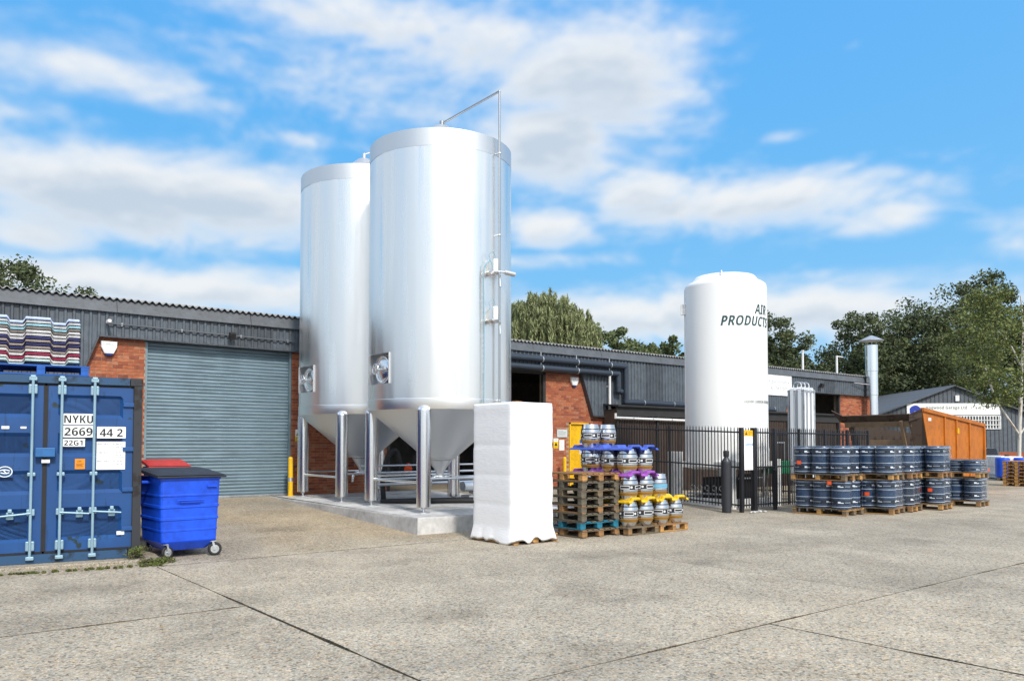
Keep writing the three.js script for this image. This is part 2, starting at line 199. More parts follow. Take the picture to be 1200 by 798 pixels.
// ---------------------------------------------------------------- the yard: cast concrete bays, level at first, then a ramp up to the warehouse doors
const rise = (x, z) => 0.40 * clamp((-12 - z) / 7.4) * clamp((24 - x) / 9);
{
  const g = new THREE.PlaneGeometry(900, 900, 2, 2); g.rotateX(-Math.PI / 2);
  const ground = struct('ground', boxUV(g), M.ground); ground.position.y = -0.09;
  const r = rng(5);
  const wide = (x, z, along) => along === 'x' ? ((Math.abs(x - 3.12) < 0.1 && z > -12 && z < -4.4) || (Math.abs(x - 6.7) < 0.1 && z > -4.6)) : (Math.abs(z + 4.5) < 0.05 && x > -3) || (Math.abs(z + 11.9) < 0.05 && x > 3 && x < 8.6) || (Math.abs(z + 8.42) < 0.05 && x < 3.1);
  const slab = (x0, x1, z0, z1, gap = 0.004) => {
    const nx = Math.max(2, Math.round((x1 - x0) / 0.17)), nz = Math.max(2, Math.round((z1 - z0) / 0.17)), pos = [], uv = [], col = [], idx = [], tone = 0.93 + 0.14 * r(), ou = r() * 9, ov = r() * 9, dz0 = 0.003 * (r() - 0.5);
    for (let j = 0; j <= nz; j++) for (let i = 0; i <= nx; i++) {
      let x = mix(x0, x1, i / nx), z = mix(z0, z1, j / nz);
      const ex = i === 0 ? 1 : i === nx ? -1 : 0, ez = j === 0 ? 1 : j === nz ? -1 : 0;
      const chip = gap * (0.7 + 1.5 * Math.max(0, fbm(x * 1.7, z * 1.7, 4, 4) - 0.42) * 3);
      const xi = x, zi = z; x += ex * (wide(xi, zi, 'x') ? chip : 0.0012); z += ez * (wide(xi, zi, 'z') ? chip : 0.0012);
      pos.push(x, rise(x, z) + dz0 - 0.002 + 0.008 * (fbm(x * 0.5, z * 0.5, 8, 2) - 0.5), z); uv.push(x + ou, z + ov);
      const n1 = fbm(x * 0.28, z * 0.28, 21, 4), n2 = fbm(x * 0.9 + 5, z * 0.9, 25, 3), n3 = fbm(x * 0.22, z * 0.9, 31, 5), ramp = sstep(-11.9, -12.2, z);
      const n4 = fbm(x * 0.16 + z * 0.5, z * 1.9 - x * 0.5, 41, 5), oil = sstep(0.62, 0.74, n2) * 0.18, tyre = sstep(0.56, 0.68, n3) * 0.09 + sstep(0.62, 0.70, n4) * 0.12, brown = mix(0.12, 0.62, ramp) * sstep(0.42, 0.68, n1);
      let spot = 0; for (const [sx, sz, sr] of [[9.4, -7.2, 0.7], [14.2, -6.6, 0.9], [18.4, -7.4, 1.1], [6.0, -10.2, 0.6], [4.6, -6.6, 0.5], [12.0, -8.8, 0.5], [22.5, -7.2, 1.2], [6.3, -14.5, 0.8], [5.2, -16.8, 0.9], [2.0, -10.6, 0.6]]) { const q = Math.hypot(x - sx, (z - sz) * 1.6) / sr; if (q < 1.6) spot = Math.max(spot, sstep(0.55, 0.75, (1.35 - q) * 0.6 + (fbm(x * 2.6, z * 2.6, 81, 4) - 0.5) * 1.1 + 0.25)); }
      let l = (1 - 0.2 * spot) * tone * (1 + 0.36 * (n1 - 0.5) + 0.28 * (n2 - 0.5)) * (1 - oil - tyre) * mix(1, 0.84, ramp);
      col.push(l * mix(1, 1.06, brown), l * mix(1, 0.94, brown), l * mix(1, 0.74, brown));
    }
    const W = nx + 1;
    for (let j = 0; j < nz; j++) for (let i = 0; i < nx; i++) { const a = j * W + i, b = a + 1, c = a + W, d = c + 1; idx.push(a, c, b, b, c, d); }
    const edge = []; for (let i = 0; i <= nx; i++) edge.push(i); for (let j = 1; j <= nz; j++) edge.push(j * W + nx); for (let i = nx - 1; i >= 0; i--) edge.push(nz * W + i); for (let j = nz - 1; j > 0; j--) edge.push(j * W);
    const base = pos.length / 3; edge.forEach((e) => { pos.push(pos[3 * e], -0.1, pos[3 * e + 2]); uv.push(uv[2 * e], uv[2 * e + 1] + 0.1); col.push(0.35, 0.32, 0.28); });
    const top2 = pos.length / 3; edge.forEach((e) => { pos.push(pos[3 * e], pos[3 * e + 1], pos[3 * e + 2]); uv.push(uv[2 * e], uv[2 * e + 1]); col.push(0.35, 0.32, 0.28); });
    for (let k = 0; k < edge.length; k++) { const k2 = (k + 1) % edge.length; idx.push(top2 + k, top2 + k2, base + k, base + k, top2 + k2, base + k2); }
    const m = mesh('concrete_slab', raw(pos, uv, idx, true, col), M.slab, ground); m.position.y = 0.09;
  };
  const rows = [[-4.5, -0.6, [-14, -8.5, -3, 1.2, 6.7, 12.2, 17.7, 23.2, 28.7, 34.2, 40, 50], 0.011], [-8.42, -4.5, [-14, -8.4, -2.4, 3.12, 9.2, 15.2, 21.2, 27.2, 33.2, 40, 50], 0.012], [-11.9, -8.42, [-14, -8.4, -2.4, 3.12, 9.2, 15.2, 21.2, 27.2, 33.2, 40, 50], 0.014], [-15.8, -11.9, [-14, -8.4, -2.4, 3.2, 7.8, 14.5, 21, 27.2, 33.2, 40, 50], 0.006], [-19.62, -15.8, [-14, -8.4, -2.4, 3.2, 7.8, 14.5, 21, 27.2, 33.2, 40, 50], 0.005], [-26, -19.62, [38, 44, 50], 0.005], [-0.6, 3.3, [-14, -8.5, -3, 2, 7.5, 13, 18.5, 24, 30, 36], 0.006], [3.3, 9, [-14, -8.5, -3, 2, 7.5, 13, 18.5, 24, 30], 0.006]];
  for (const [z0, z1, xs, gap] of rows) for (let i = 0; i + 1 < xs.length; i++) slab(xs[i], xs[i + 1], z0, z1, gap);
}

// ---------------------------------------------------------------- the long brick and steel warehouse
const WZ = -19.7, WX0 = -8, WX1 = 37.7;
const warehouse = thing('warehouse', 'long low brick and grey ribbed steel warehouse with roller shutter and dark open bays', 'warehouse', [0, 0, WZ]);
{
  const r = rng(11);
  // brick piers: mortar core with bricks laid on its face
  const piers = [[3.15, 4.85, 0.2, 4.3, []], [8.40, 11.2, 0.2, 4.3, []], [17.08, 20.3, 0.1, 4.3, [[18.1, 19.02, 0, 2.42]]], [30.2, 31.6, 0, 4.3, []], [35.25, WX1, 0, 4.3, []]];
  let single = 0; const bg = [new THREE.BoxGeometry(0.215, 0.065, 0.1), new THREE.BoxGeometry(0.1025, 0.065, 0.1)].map((g) => boxUV(g, 0, 0));
  const variants = []; for (let k = 0; k < 4; k++) variants.push(bg.map((g) => boxUV(g.clone(), r() * 3, r() * 3)));
  for (const [x0, x1, y0, y1, holes] of piers) {
    const core = [];
    const cut = holes[0];
    if (cut) core.push(box(cut[0] - x0, y1 - y0, 0.3, (x0 + cut[0]) / 2, (y0 + y1) / 2, -0.158), box(x1 - cut[1], y1 - y0, 0.3, (x1 + cut[1]) / 2, (y0 + y1) / 2, -0.158), box(cut[1] - cut[0], y1 - cut[3], 0.3, (cut[0] + cut[1]) / 2, (y1 + cut[3]) / 2, -0.158));
    else core.push(box(x1 - x0, y1 - y0, 0.3, (x0 + x1) / 2, (y0 + y1) / 2, -0.158));
    const pier = mesh('brick_pier', core, M.mortar, warehouse);
    const rest = [], restCol = [];
    for (let c = 0; ; c++) {
      const y = y0 + 0.0375 + c * 0.075; if (y > y1 - 0.03) break;
      const shift = c % 2 ? 0.1125 : 0;
      for (let x = x0 - shift; x < x1 - 0.05; x += 0.225) {
        let a = Math.max(x, x0), b = Math.min(x + 0.215, x1); if (b - a < 0.05) continue;
        if (holes.some((h) => b > h[0] && a < h[1] && y < h[3])) continue;
        const half = b - a < 0.2, z = -0.05 + 0.003 * r(), cx = (a + b) / 2;
        const pick = r(), mi = pick < 0.3 ? 0 : pick < 0.55 ? 1 : pick < 0.72 ? 2 : pick < 0.86 ? 3 : pick < 0.95 ? 4 : 5;
        const alone = single < 300 && ((x0 === 3.15 && y > 2.62 && y < 4.12) || (x0 === 8.40 && y > 0.4 && y < 3.2 && cx < 9.5));
        if (alone) { const m = mesh('brick', variants[Math.floor(r() * 4)][half ? 1 : 0], brickMats[mi], pier); m.position.set(cx, y, z); if (half) m.scale.x = (b - a) / 0.1025; else m.scale.x = (b - a) / 0.215; single++; }
        else { const g = box(b - a, 0.065, 0.1, cx, y, z), k = brickMats[mi].color, cc = new Float32Array(g.attributes.position.count * 3); for (let q = 0; q < cc.length; q += 3) { cc[q] = k.r; cc[q + 1] = k.g; cc[q + 2] = k.b; } g.setAttribute('color', new THREE.BufferAttribute(cc, 3)); rest.push(g); }
      }
    }
    if (rest.length) { M.brickMix ||= std({ vertexColors: true, roughness: 0.92, map: rep(texBrick, 2) }); const m = mesh('brickwork', rest, M.brickMix, pier); m.userData.kind = 'stuff'; }
  }
  // plain walls behind the cladding, back and end walls, floor, all closed so that the bays are dark
  const inner = [box(3.15 - WX0, 4.6, 0.25, (3.15 + WX0) / 2, 2.5, -0.16), box(30.2 - 20.3, 4.6, 0.25, 25.25, 2.5, -0.16), box(WX1 - WX0, 0.6, 0.2, (WX1 + WX0) / 2, 4.56, -0.15), box(WX1 - WX0, 5.0, 0.25, (WX1 + WX0) / 2, 2.4, -11.95), box(0.25, 4.95, 11.7, WX0 + 0.13, 2.4, -6), box(0.25, 4.95, 11.55, WX1 - 0.13, 2.4, -6.1)];
  mesh('inner_wall', inner, M.void, warehouse);
  mesh('bay_floor', box(WX1 - WX0, 0.2, 11.6, (WX1 + WX0) / 2, 0.27, -6.13), M.ground, warehouse);
  // ribbed cladding sheets
  const bottom = (x) => x < 3.31 ? 2.7 : x < 3.84 ? mix(2.7, 4.13, (x - 3.31) / 0.53) : x < 18.57 ? mix(4.13, 4.07, (x - 3.84) / 14.7) : x < 19.08 ? mix(4.07, 2.69, (x - 18.57) / 0.51) : x < 30.25 ? 2.69 : x < 31.1 ? mix(2.69, 4.05, (x - 30.25) / 0.85) : 4.05;
  const rib = [0, 0.085, 0.105, 0.145, 0.165], ribZ = [0, 0, 0.034, 0.034, 0];
  for (let x0 = WX0, k = 0; x0 < WX1 - 0.05; x0 += 0.99, k++) {
    const x1 = Math.min(x0 + 0.99, WX1), xs = [];
    for (let q = 0; q < 6; q++) rib.forEach((d, i) => { const x = x0 + q * 0.165 + d; if (x <= x1 + 1e-4 && !(i === 4 && q < 5)) xs.push([x, ribZ[i]]); });
    const extra = [3.31, 3.84, 18.57, 19.08, 30.25, 31.1].filter((e) => e > x0 && e < x1); for (const e of extra) { let i = xs.findIndex((p) => p[0] > e); if (i > 0) { const [a, za] = xs[i - 1], [b, zb] = xs[i]; xs.splice(i, 0, [e, mix(za, zb, (e - a) / (b - a))]); } }
    const pos = [], uv = [], idx = [], zo = 0.12 + (k % 2) * 0.003;
    xs.forEach(([x, z], i) => { for (const y of [bottom(x), 4.72]) { pos.push(x, y, z + zo); uv.push(x, y); } pos.push(x, bottom(x), z + zo - 0.012); uv.push(x, 0); if (i) { const b = i * 3; idx.push(b - 3, b, b - 2, b - 2, b, b + 1, b - 1, b + 2, b - 3, b - 3, b + 2, b); } });
    mesh('cladding_sheet', raw(pos, uv, idx, false), r() < 0.25 ? M.cladDark : M.clad, warehouse);
  }
  // bottom drip trim and sloping trims at the cut corners
  const trims = [[-8, 2.66, 3.3, 2.66], [3.3, 2.66, 3.84, 4.11], [3.84, 4.11, 18.57, 4.05], [18.57, 4.05, 19.09, 2.66], [19.09, 2.66, 30.25, 2.66], [30.25, 2.66, 31.1, 4.03], [31.1, 4.03, 37.7, 4.03]];
  for (const [a, b, c, d] of trims) { const L = Math.hypot(c - a, d - b); mesh('drip_trim', box(L, 0.03, 0.19, (a + c) / 2, (b + d) / 2, 0.075, 0, 0, Math.atan2(d - b, c - a)), M.cladDark, warehouse); }
  // sloping eaves flashing in lengths, then the corrugated roof sheets
  for (let x = WX0; x < WX1; x += 3.05) { const L = Math.min(3.04, WX1 - x); mesh('eaves_flashing', box(L, 0.30, 0.012, x + L / 2, 4.80, 0.165 + 0.002 * (Math.round(x) % 2), -0.28), M.flash, warehouse); }
  for (let x0 = WX0; x0 < WX1; x0 += 1.05) {
    const pos = [], idx = [], uv = [], n = 42, w = Math.min(1.05, WX1 + 0.1 - x0);
    for (let i = 0; i <= n; i++) { const x = x0 + w * i / n, y = 0.028 * Math.sin((x - WX0) / 0.15 * 2 * Math.PI); pos.push(x, 4.975 + y, 0.20, x, 4.975 + y - 0.014, 0.20, x, 5.6 + y, -6, x, 5.0 + y, -12.2); uv.push(x, 0, x, 0.02, x, 6, x, 12); if (i) { const b = i * 4, a = b - 4; idx.push(a + 1, b + 1, a, a, b + 1, b, a, b, a + 2, a + 2, b, b + 2, a + 2, b + 2, a + 3, a + 3, b + 2, b + 3); } }
    mesh('roof_sheet', raw(pos, uv, idx, false), M.roof, warehouse);
  }
  mesh('roof_underside', box(WX1 - WX0, 0.06, 12, (WX0 + WX1) / 2, 4.88, -6), M.void, warehouse);
  mesh('gable_wall', [poly([[0.1, 4.8], [-6, 5.55], [-12, 4.95], [-12, 4.8]], 0.1).rotateY(-Math.PI / 2).translate(WX1, 0, 0), poly([[0.1, 4.8], [-6, 5.55], [-12, 4.95], [-12, 4.8]], 0.1).rotateY(-Math.PI / 2).translate(WX0 + 0.1, 0, 0)], M.cladDark, warehouse);
  // roller shutter: curved slats between guides
  const sh = new THREE.Group(); sh.name = 'roller_shutter'; warehouse.add(sh);
  const slatH = 0.0826, slatPts = []; for (let k = 0; k <= 6; k++) { const t = k / 6; slatPts.push([t * slatH, 0.016 * Math.sin(Math.PI * t) + (t > 0.9 ? -0.006 : 0)]); }
  const pos = [], uv = [], idx = []; for (let e = 0; e < 2; e++) slatPts.forEach(([y, z]) => { pos.push(e * 3.55 - 1.775, y, z); uv.push(e * 3.55, y * 2); }); for (let k = 0; k < 6; k++) idx.push(k, k + 7, k + 1, k + 1, k + 7, k + 8);
  const slatG = raw(pos, uv, idx, true), slatMats = [[0.185, 0.272, 0.33], [0.178, 0.262, 0.32], [0.195, 0.282, 0.34], [0.185, 0.268, 0.322]].map((k, i) => { const tx = rep(texGrunge, 0.3, 0.6); tx.offset.set(i * 0.27, i * 0.4); return std({ color: C(...k), roughness: 0.42 + 0.03 * i, metalness: 0.25, map: tx }); });
  for (let k = 0; k < 45; k++) { const m = mesh('slat', slatG, slatMats[Math.floor(r() * 4)], sh); m.position.set(6.625, 0.45 + k * slatH, -0.11 - 0.002 * (k % 2) + 0.003 * (r() - 0.5)); m.rotation.x = 0.05 * (r() - 0.5); m.rotation.y = 0.0012 * (r() - 0.5); }
  mesh('bottom_rail', rbox(3.54, 0.075, 0.05, 0.008, 6.625, 0.41, -0.10), M.galv, sh);
  for (const x of [4.875, 8.375]) mesh('guide_rail', box(0.06, 3.8, 0.07, x, 2.3, -0.06), M.shutter, sh);
  mesh('shutter_hood', box(3.6, 0.3, 0.28, 6.625, 4.22, -0.12), M.cladDark, sh);
  // yellow steel door
  const door = mesh('door', rbox(0.9, 2.05, 0.05, 0.006, 18.56, 1.385, -0.05), M.doorYellow, warehouse);
  mesh('door_frame', [box(0.05, 2.1, 0.12, 18.125, 1.38, -0.02), box(0.05, 2.1, 0.12, 18.995, 1.38, -0.02), box(0.92, 0.05, 0.12, 18.56, 2.405, -0.02)], M.yellow, door);
  mesh('handle', [rod([18.9, 1.35, -0.02], [18.9, 1.35, 0.04], 0.012), rod([18.9, 1.35, 0.04], [18.78, 1.35, 0.04], 0.012)], M.steelDull, door);
  // door jambs of the dark bays
  for (const [a, b] of [[11.2, 17.08], [31.6, 35.25]]) { mesh('bay_jamb', [box(0.1, 3.9, 0.12, a + 0.06, 2.2, -0.06), box(0.1, 3.9, 0.12, b - 0.06, 2.2, -0.06), box(b - a, 0.22, 0.12, (a + b) / 2, 4.09, -0.06)], M.darkTrim, warehouse); }
}
// lower lean-to along the middle of the front
{
  const l = thing('lean_to_shed', 'shallow dark brown lean-to with ribbed sheet front against the warehouse wall', 'shed', [19.6, 0, WZ]);
  const L = 14.2, r = rng(19);
  mesh('roof', box(L + 0.1, 0.05, 0.72, L / 2, 3.04, 0.50, 0.10), M.darkTrim, l);
  mesh('fascia', box(L, 0.32, 0.05, L / 2, 2.83, 0.72), M.darkTrim, l);
  for (const x of [0.03, L - 0.03]) mesh('end_wall', [box(0.06, 2.9, 0.55, x, 1.45, 0.43)], M.darkBrown, l);
  const rib = []; for (let k = 0; k <= 8; k++) rib.push([k * 0.125, k % 2 ? 0.03 : 0]);
  for (let q = 0; q < 14; q++) { const pos = [], uv = [], idx = []; let n = 0; for (let k = 0; k < 8; k++) for (const [dx, z] of [[0, 0], [0.05, 0], [0.065, 0.028], [0.11, 0.028]]) { const x = q * 1.0 + k * 0.125 + dx; pos.push(x, 0.0, 0.68 + z, x, 2.70, 0.68 + z); uv.push(x, 0, x, 2.7); if (n++) { const b = n * 2 - 4; idx.push(b, b + 2, b + 1, b + 1, b + 2, b + 3); } } const b = n * 2 - 2; pos.push(q + 1, 0, 0.68, q + 1, 2.7, 0.68); uv.push(q + 1, 0, q + 1, 2.7); idx.push(b, b + 2, b + 1, b + 1, b + 2, b + 3); mesh('wall_sheet', raw(pos, uv, idx, false), M.darkBrown, l); }
  for (let q = 0; q <= 7; q++) mesh('post', box(0.08, 2.7, 0.06, 0.04 + q * 2.02, 1.35, 0.735), M.darkTrim, l);
}
// concrete plinth of the tanks
{
  const s = new THREE.Shape(); s.moveTo(0, 0); s.lineTo(4.6, 0); s.lineTo(4.6, 6.8); s.lineTo(0.05, 6.8); s.closePath();
  const pts = [[7.87, -12.69], [12.4, -12.62], [12.4, -19.5], [7.75, -19.5]];
  const top = (z) => 0.35 + 0.06 * clamp((-12.7 - z) / 6.8), N = 40, r = rng(3), pos = [], idx = [], ring = [];
  for (let e = 0; e < 4; e++) { const [a, b] = pts[e], [c, d] = pts[(e + 1) % 4]; for (let k = 0; k < N; k++) { const t = k / N; ring.push([mix(a, c, t), mix(b, d, t)]); } }
  const rings = []; for (const [dy, inset] of [[-9, 0], [-0.03, 0.0], [-0.006, 0.006], [0, 0.022]]) rings.push(ring.map(([x, z], k) => { const cx = 10.1, cz = -16.1, w = 0.012 * (fbm(x * 4, z * 4, 3, 3) - 0.5), dx = x < cx ? inset + w : -inset - w, dz = z < cz ? inset + w : -inset - w; const jy = dy === -9 ? 0 : 0.012 * (fbm(x * 3, z * 3, 9, 3) - 0.5); return [x + dx, dy === -9 ? -0.05 : top(z) + dy + jy, z + dz]; }));
  const side = loft(rings.map((q) => q), false, false);
  const tp = []; const G = 24; const gp = [], gu = [], gi = []; for (let j = 0; j <= G; j++) for (let i = 0; i <= G; i++) { const t = i / G, u = j / G; const x = mix(mix(7.87, 12.4, t), mix(7.75, 12.4, t), u), z = mix(mix(-12.69, -12.62, t), -19.5, u); const cx = clamp(x, 7.89, 12.38), cz = clamp(z, -19.48, mix(-12.71, -12.64, t)); gp.push(cx, top(cz) + 0.004 * (fbm(cx, cz, 5, 3) - 0.5), cz); gu.push(cx, cz); if (i && j) { const d = j * (G + 1) + i; gi.push(d, d - 1, d - G - 1, d - 1, d - G - 2, d - G - 1); } }
  one('concrete_plinth', 'raised grey concrete plinth under the two steel tanks', 'plinth', [side, raw(gp, gu, gi, true)], M.plinth);
}

// ---------------------------------------------------------------- stainless fermentation tanks
function makeTank(label, [cx, py, cz], rim, seed, piped) {
  const t = thing('steel_tank', label, 'tank', [cx, py, cz], 0, 'pair of tall stainless tanks'), R = 1.53, Y = (y) => y - py;
  const a0 = Math.PI - 0.27, a1 = Math.PI + 0.27, ya = Y(2.93), yb = Y(3.56), y0 = Y(2.62), y1 = Y(rim - 0.36);
  const wob = (a, y) => 0.010 * (fbm(Math.cos(a) * 4.2 + seed, Math.sin(a) * 4.2, 0, 3) - 0.5) * 2 + 0.002 * (fbm(Math.cos(a) * 3 + seed, Math.sin(a) * 3 + y * 0.8, 5, 3) - 0.5) * 2;
  const skin = (yA, yB, rows, from, to, cols, r = R, wobble = 1) => { const p = [], u = [], ix = [], nn = []; for (let j = 0; j <= rows; j++) for (let i = 0; i <= cols; i++) { const a = mix(from, to, i / cols), y = mix(yA, yB, j / rows), q = r + wobble * wob(a, y); p.push(Math.cos(a) * q, y, Math.sin(a) * q); u.push(a * r, y); if (i && j) { const d = j * (cols + 1) + i; ix.push(d - 1, d, d - cols - 2, d - cols - 2, d, d - cols - 1); } } const g = raw(p, u, ix, true); return g; };
  // one welded skin with a window for the manway niche
  mesh('shell', [skin(y0, ya, 3, a0, a0 + 2 * Math.PI, 200), skin(ya, yb, 4, a1, a0 + 2 * Math.PI, 184), skin(yb, y1, 26, a0, a0 + 2 * Math.PI, 200)], M.steel, t);
  mesh('top_band', [skin(y1, Y(rim), 3, 0, 2 * Math.PI, 160, R + 0.004, 0.5)], M.steelDull, t);
  mesh('skirt_band', [lathe([[R - 0.03, Y(2.40)], [R + 0.012, Y(2.405)], [R + 0.014, Y(2.61)], [R + 0.002, Y(2.622)]], 120)], M.steel, t);
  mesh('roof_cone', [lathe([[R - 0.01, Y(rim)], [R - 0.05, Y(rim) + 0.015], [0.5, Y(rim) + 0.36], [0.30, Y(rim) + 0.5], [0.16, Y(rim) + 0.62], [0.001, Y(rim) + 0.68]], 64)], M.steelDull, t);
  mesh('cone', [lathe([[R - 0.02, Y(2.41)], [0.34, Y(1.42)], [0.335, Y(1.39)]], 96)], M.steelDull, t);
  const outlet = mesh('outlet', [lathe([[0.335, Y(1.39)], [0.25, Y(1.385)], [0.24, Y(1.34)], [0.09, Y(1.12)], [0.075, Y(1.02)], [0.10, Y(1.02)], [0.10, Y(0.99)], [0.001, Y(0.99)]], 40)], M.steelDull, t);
  mesh('valve', [cyl(0.045, 0.045, 0.28, 0, Y(1.0), 0, 0, 0, Math.PI / 2, 14), cyl(0.06, 0.06, 0.05, -0.14, Y(1.0), 0, 0, 0, Math.PI / 2, 14), cyl(0.06, 0.06, 0.05, 0.14, Y(1.0), 0, 0, 0, Math.PI / 2, 14), tube([[-0.14, Y(1.0), 0], [-0.24, Y(0.97), 0.02], [-0.27, Y(0.85), 0.03], [-0.27, Y(0.78), 0.03]], 0.035, 12, 8), rod([0, Y(1.0), 0], [0, Y(1.0), 0.2], 0.014), rod([0, Y(1.0), 0.2], [0.16, Y(1.05), 0.2], 0.012)], M.steelBright, outlet);
  // niche with round manway door and handwheel, facing -x
  const arc = []; for (let k = 0; k <= 8; k++) { const a = mix(-0.27, 0.27, k / 8); arc.push([-R * Math.cos(a), R * Math.sin(a)]); }
  const ledge = (y) => { const s = poly([[-1.28, -0.41], ...arc, [-1.28, 0.41]], 0.012); s.rotateX(Math.PI / 2); return s.translate(0, y, 0); };
  const man = mesh('manway_niche', [box(0.012, 0.64, 0.84, -1.28, (ya + yb) / 2, 0), ledge(ya + 0.006), ledge(yb + 0.006), box(0.24, 0.63, 0.012, -1.39, (ya + yb) / 2, 0.408), box(0.24, 0.63, 0.012, -1.39, (ya + yb) / 2, -0.408)], M.steelDull, t);
  const my = (ya + yb) / 2 - 0.01;
  mesh('manway_ring', [cyl(0.275, 0.275, 0.13, -1.35, my, 0.02, 0, 0, Math.PI / 2, 40), place(plain(new THREE.TorusGeometry(0.265, 0.03, 10, 40)), -1.415, my, 0.02, 0, Math.PI / 2)], M.steelBright, man);
  const lid = lathe([[0.001, 0.07], [0.1, 0.06], [0.19, 0.03], [0.235, 0.0]], 36); mesh('manway_door', [place(lid, -1.41, my, 0.02, 0, 0, Math.PI / 2)], M.steelBright, man);
  const wheel = [place(plain(new THREE.TorusGeometry(0.105, 0.013, 8, 28)), -1.60, my, 0.02, 0, Math.PI / 2), rod([-1.44, my, 0.02], [-1.61, my, 0.02], 0.02)]; for (let k = 0; k < 3; k++) { const a = k * Math.PI / 3 + 0.3; wheel.push(rod([-1.60, my + 0.105 * Math.sin(a), 0.02 + 0.105 * Math.cos(a)], [-1.60, my - 0.105 * Math.sin(a), 0.02 - 0.105 * Math.cos(a)], 0.01)); }
  mesh('handwheel', wheel, M.steelBright, man);
  mesh('clamp_arm', [rbox(0.04, 0.06, 0.56, 0.01, -1.50, my, 0.02), rod([-1.38, my + 0.12, -0.29], [-1.38, my - 0.12, -0.29], 0.025), rod([-1.5, my, -0.27], [-1.38, my, -0.29], 0.02), rod([-1.5, my - 0.02, 0.29], [-1.38, my - 0.02, 0.29], 0.022)], M.steelBright, man);
  // four legs on studs, with a rail round them
  for (const [sx, sz] of [[-1, 1], [-1, -1], [1, 1], [1, -1]]) {
    const lx = sx * 1.08, lz = sz * 1.06, gy = 0.35 + 0.06 * clamp((-12.7 - (cz + lz)) / 6.8) - py, topY = Y(2.41) - (R - Math.hypot(lx, lz)) * 0.0 - 0.03;
    const leg = mesh('leg', [cyl(0.142, 0.142, topY - gy - 0.12, lx, (topY + gy + 0.12) / 2, lz, 0, 0, 0, 36), lathe([[0.142, 0], [0.12, 0.05], [0.07, 0.085], [0.001, 0.1]], 36).translate(lx, topY, lz)], M.steelBright, t);
    mesh('foot', [cyl(0.028, 0.028, 0.14, lx, gy + 0.07, lz, 0, 0, 0, 12), cyl(0.055, 0.055, 0.03, lx, gy + 0.1, lz, 0, 0, 0, 12), cyl(0.13, 0.13, 0.02, lx, gy + 0.011, lz, 0, 0, 0, 24)], M.steelDull, leg);
  }
  const ry = Y(0.95); mesh('leg_rail', [rod([-1.08, ry, -1.06], [-1.08, ry, 1.06], 0.03, 12), rod([1.08, ry, -1.06], [1.08, ry, 1.06], 0.03, 12), rod([-1.08, ry + 0.07, 1.06], [1.08, ry + 0.07, 1.06], 0.024, 12), rod([-1.08, ry + 0.07, -1.06], [1.08, ry + 0.07, -1.06], 0.024, 12)], M.steelBright, t);
  if (piped) {
    const a = 75.4 * D2R, dx = Math.cos(a), dz = Math.sin(a), rr = R + 0.09, px = dx * rr, pz = dz * rr, ty = Y(rim) + 0.98;
    const pipe = mesh('riser_pipe', [rod([px, Y(2.2), pz], [px, ty, pz], 0.023, 12), sph(0.025, px, ty, pz), rod([px, ty, pz], [0.02, Y(rim) + 0.70, 0.0], 0.023, 12), cyl(0.05, 0.05, 0.14, 0.02, Y(rim) + 0.68, 0, 0, 0, 0, 16)], M.pipeSteel ||= std({ color: C(0.42, 0.43, 0.44), metalness: 1, roughness: 0.3 }), t);
    for (const y of [2.6, 4.2, 6.0, 7.7]) mesh('pipe_clip', [rod([dx * (R - 0.01), Y(y), dz * (R - 0.01)], [px, Y(y), pz], 0.012), cyl(0.036, 0.036, 0.03, px, Y(y), pz)], M.steelDull, pipe);
    const b = 90.5 * D2R, cxx = Math.cos(b) * (R + 0.045), czz = Math.sin(b) * (R + 0.045);
    mesh('cable_tray', [box(0.018, 2.75, 0.012, cxx, Y(3.9), czz, 0, Math.PI / 2 - b), ...Array.from({ length: 26 }, (_, k) => box(0.026, 0.02, 0.03, cxx, Y(2.6) + k * 0.104, czz, 0, Math.PI / 2 - b))], M.galv, t);
    const cx2 = Math.cos(b) * (R + 0.08), cz2 = Math.sin(b) * (R + 0.08); mesh('cable', [tube([[cx2, Y(2.5), cz2], [cx2 + 0.006, Y(3.6), cz2], [cx2 - 0.004, Y(4.6), cz2], [cx2, Y(5.2), cz2], [cx2 + 0.12, Y(5.42), cz2 + 0.03], [cx2 + 0.2, Y(5.3), cz2 + 0.02]], 0.009, 40, 6)], M.cableBlue, t);
    for (const [y, both] of [[5.17, true], [4.20, false]]) {
      const q = 82 * D2R, qx = Math.cos(q), qz = Math.sin(q), vx = qx * (R + 0.13), vz = qz * (R + 0.13);
      const v = mesh('sample_valve', [lathe([[0.001, -0.07], [0.05, -0.05], [0.13, -0.012], [0.135, 0.012], [0.001, 0.02]], 24).translate(vx - 0.06, Y(y), vz), rod([vx - 0.06, Y(y), vz], [qx * R, Y(y), qz * R], 0.04), tube([[vx + 0.03, Y(y) - 0.0, vz], [vx + 0.12, Y(y) - 0.01, vz], [px - 0.01, Y(y) - 0.05, pz + 0.02], [px, Y(y) - 0.25, pz + 0.035]], 0.022, 16, 8)], M.steelBright, t);
      mesh('actuator', [cyl(0.052, 0.052, 0.20, vx + 0.02, Y(y) + 0.17, vz, 0, 0, 0, 18), cyl(0.035, 0.052, 0.05, vx + 0.02, Y(y) + 0.045, vz), lathe([[0.052, 0], [0.04, 0.025], [0.001, 0.03]], 18).translate(vx + 0.02, Y(y) + 0.27, vz)], M.whiteSat, v);
      mesh('air_hose', [tube([[vx + 0.02, Y(y) + 0.3, vz], [vx - 0.06, Y(y) + 0.42, vz + 0.03], [vx - 0.16, Y(y) + 0.36, vz + 0.02], [vx - 0.14, Y(y) + 0.24, vz + 0.02], [cx2, Y(y) + 0.12, cz2]], 0.007, 24, 5)], M.cableBlue, v);
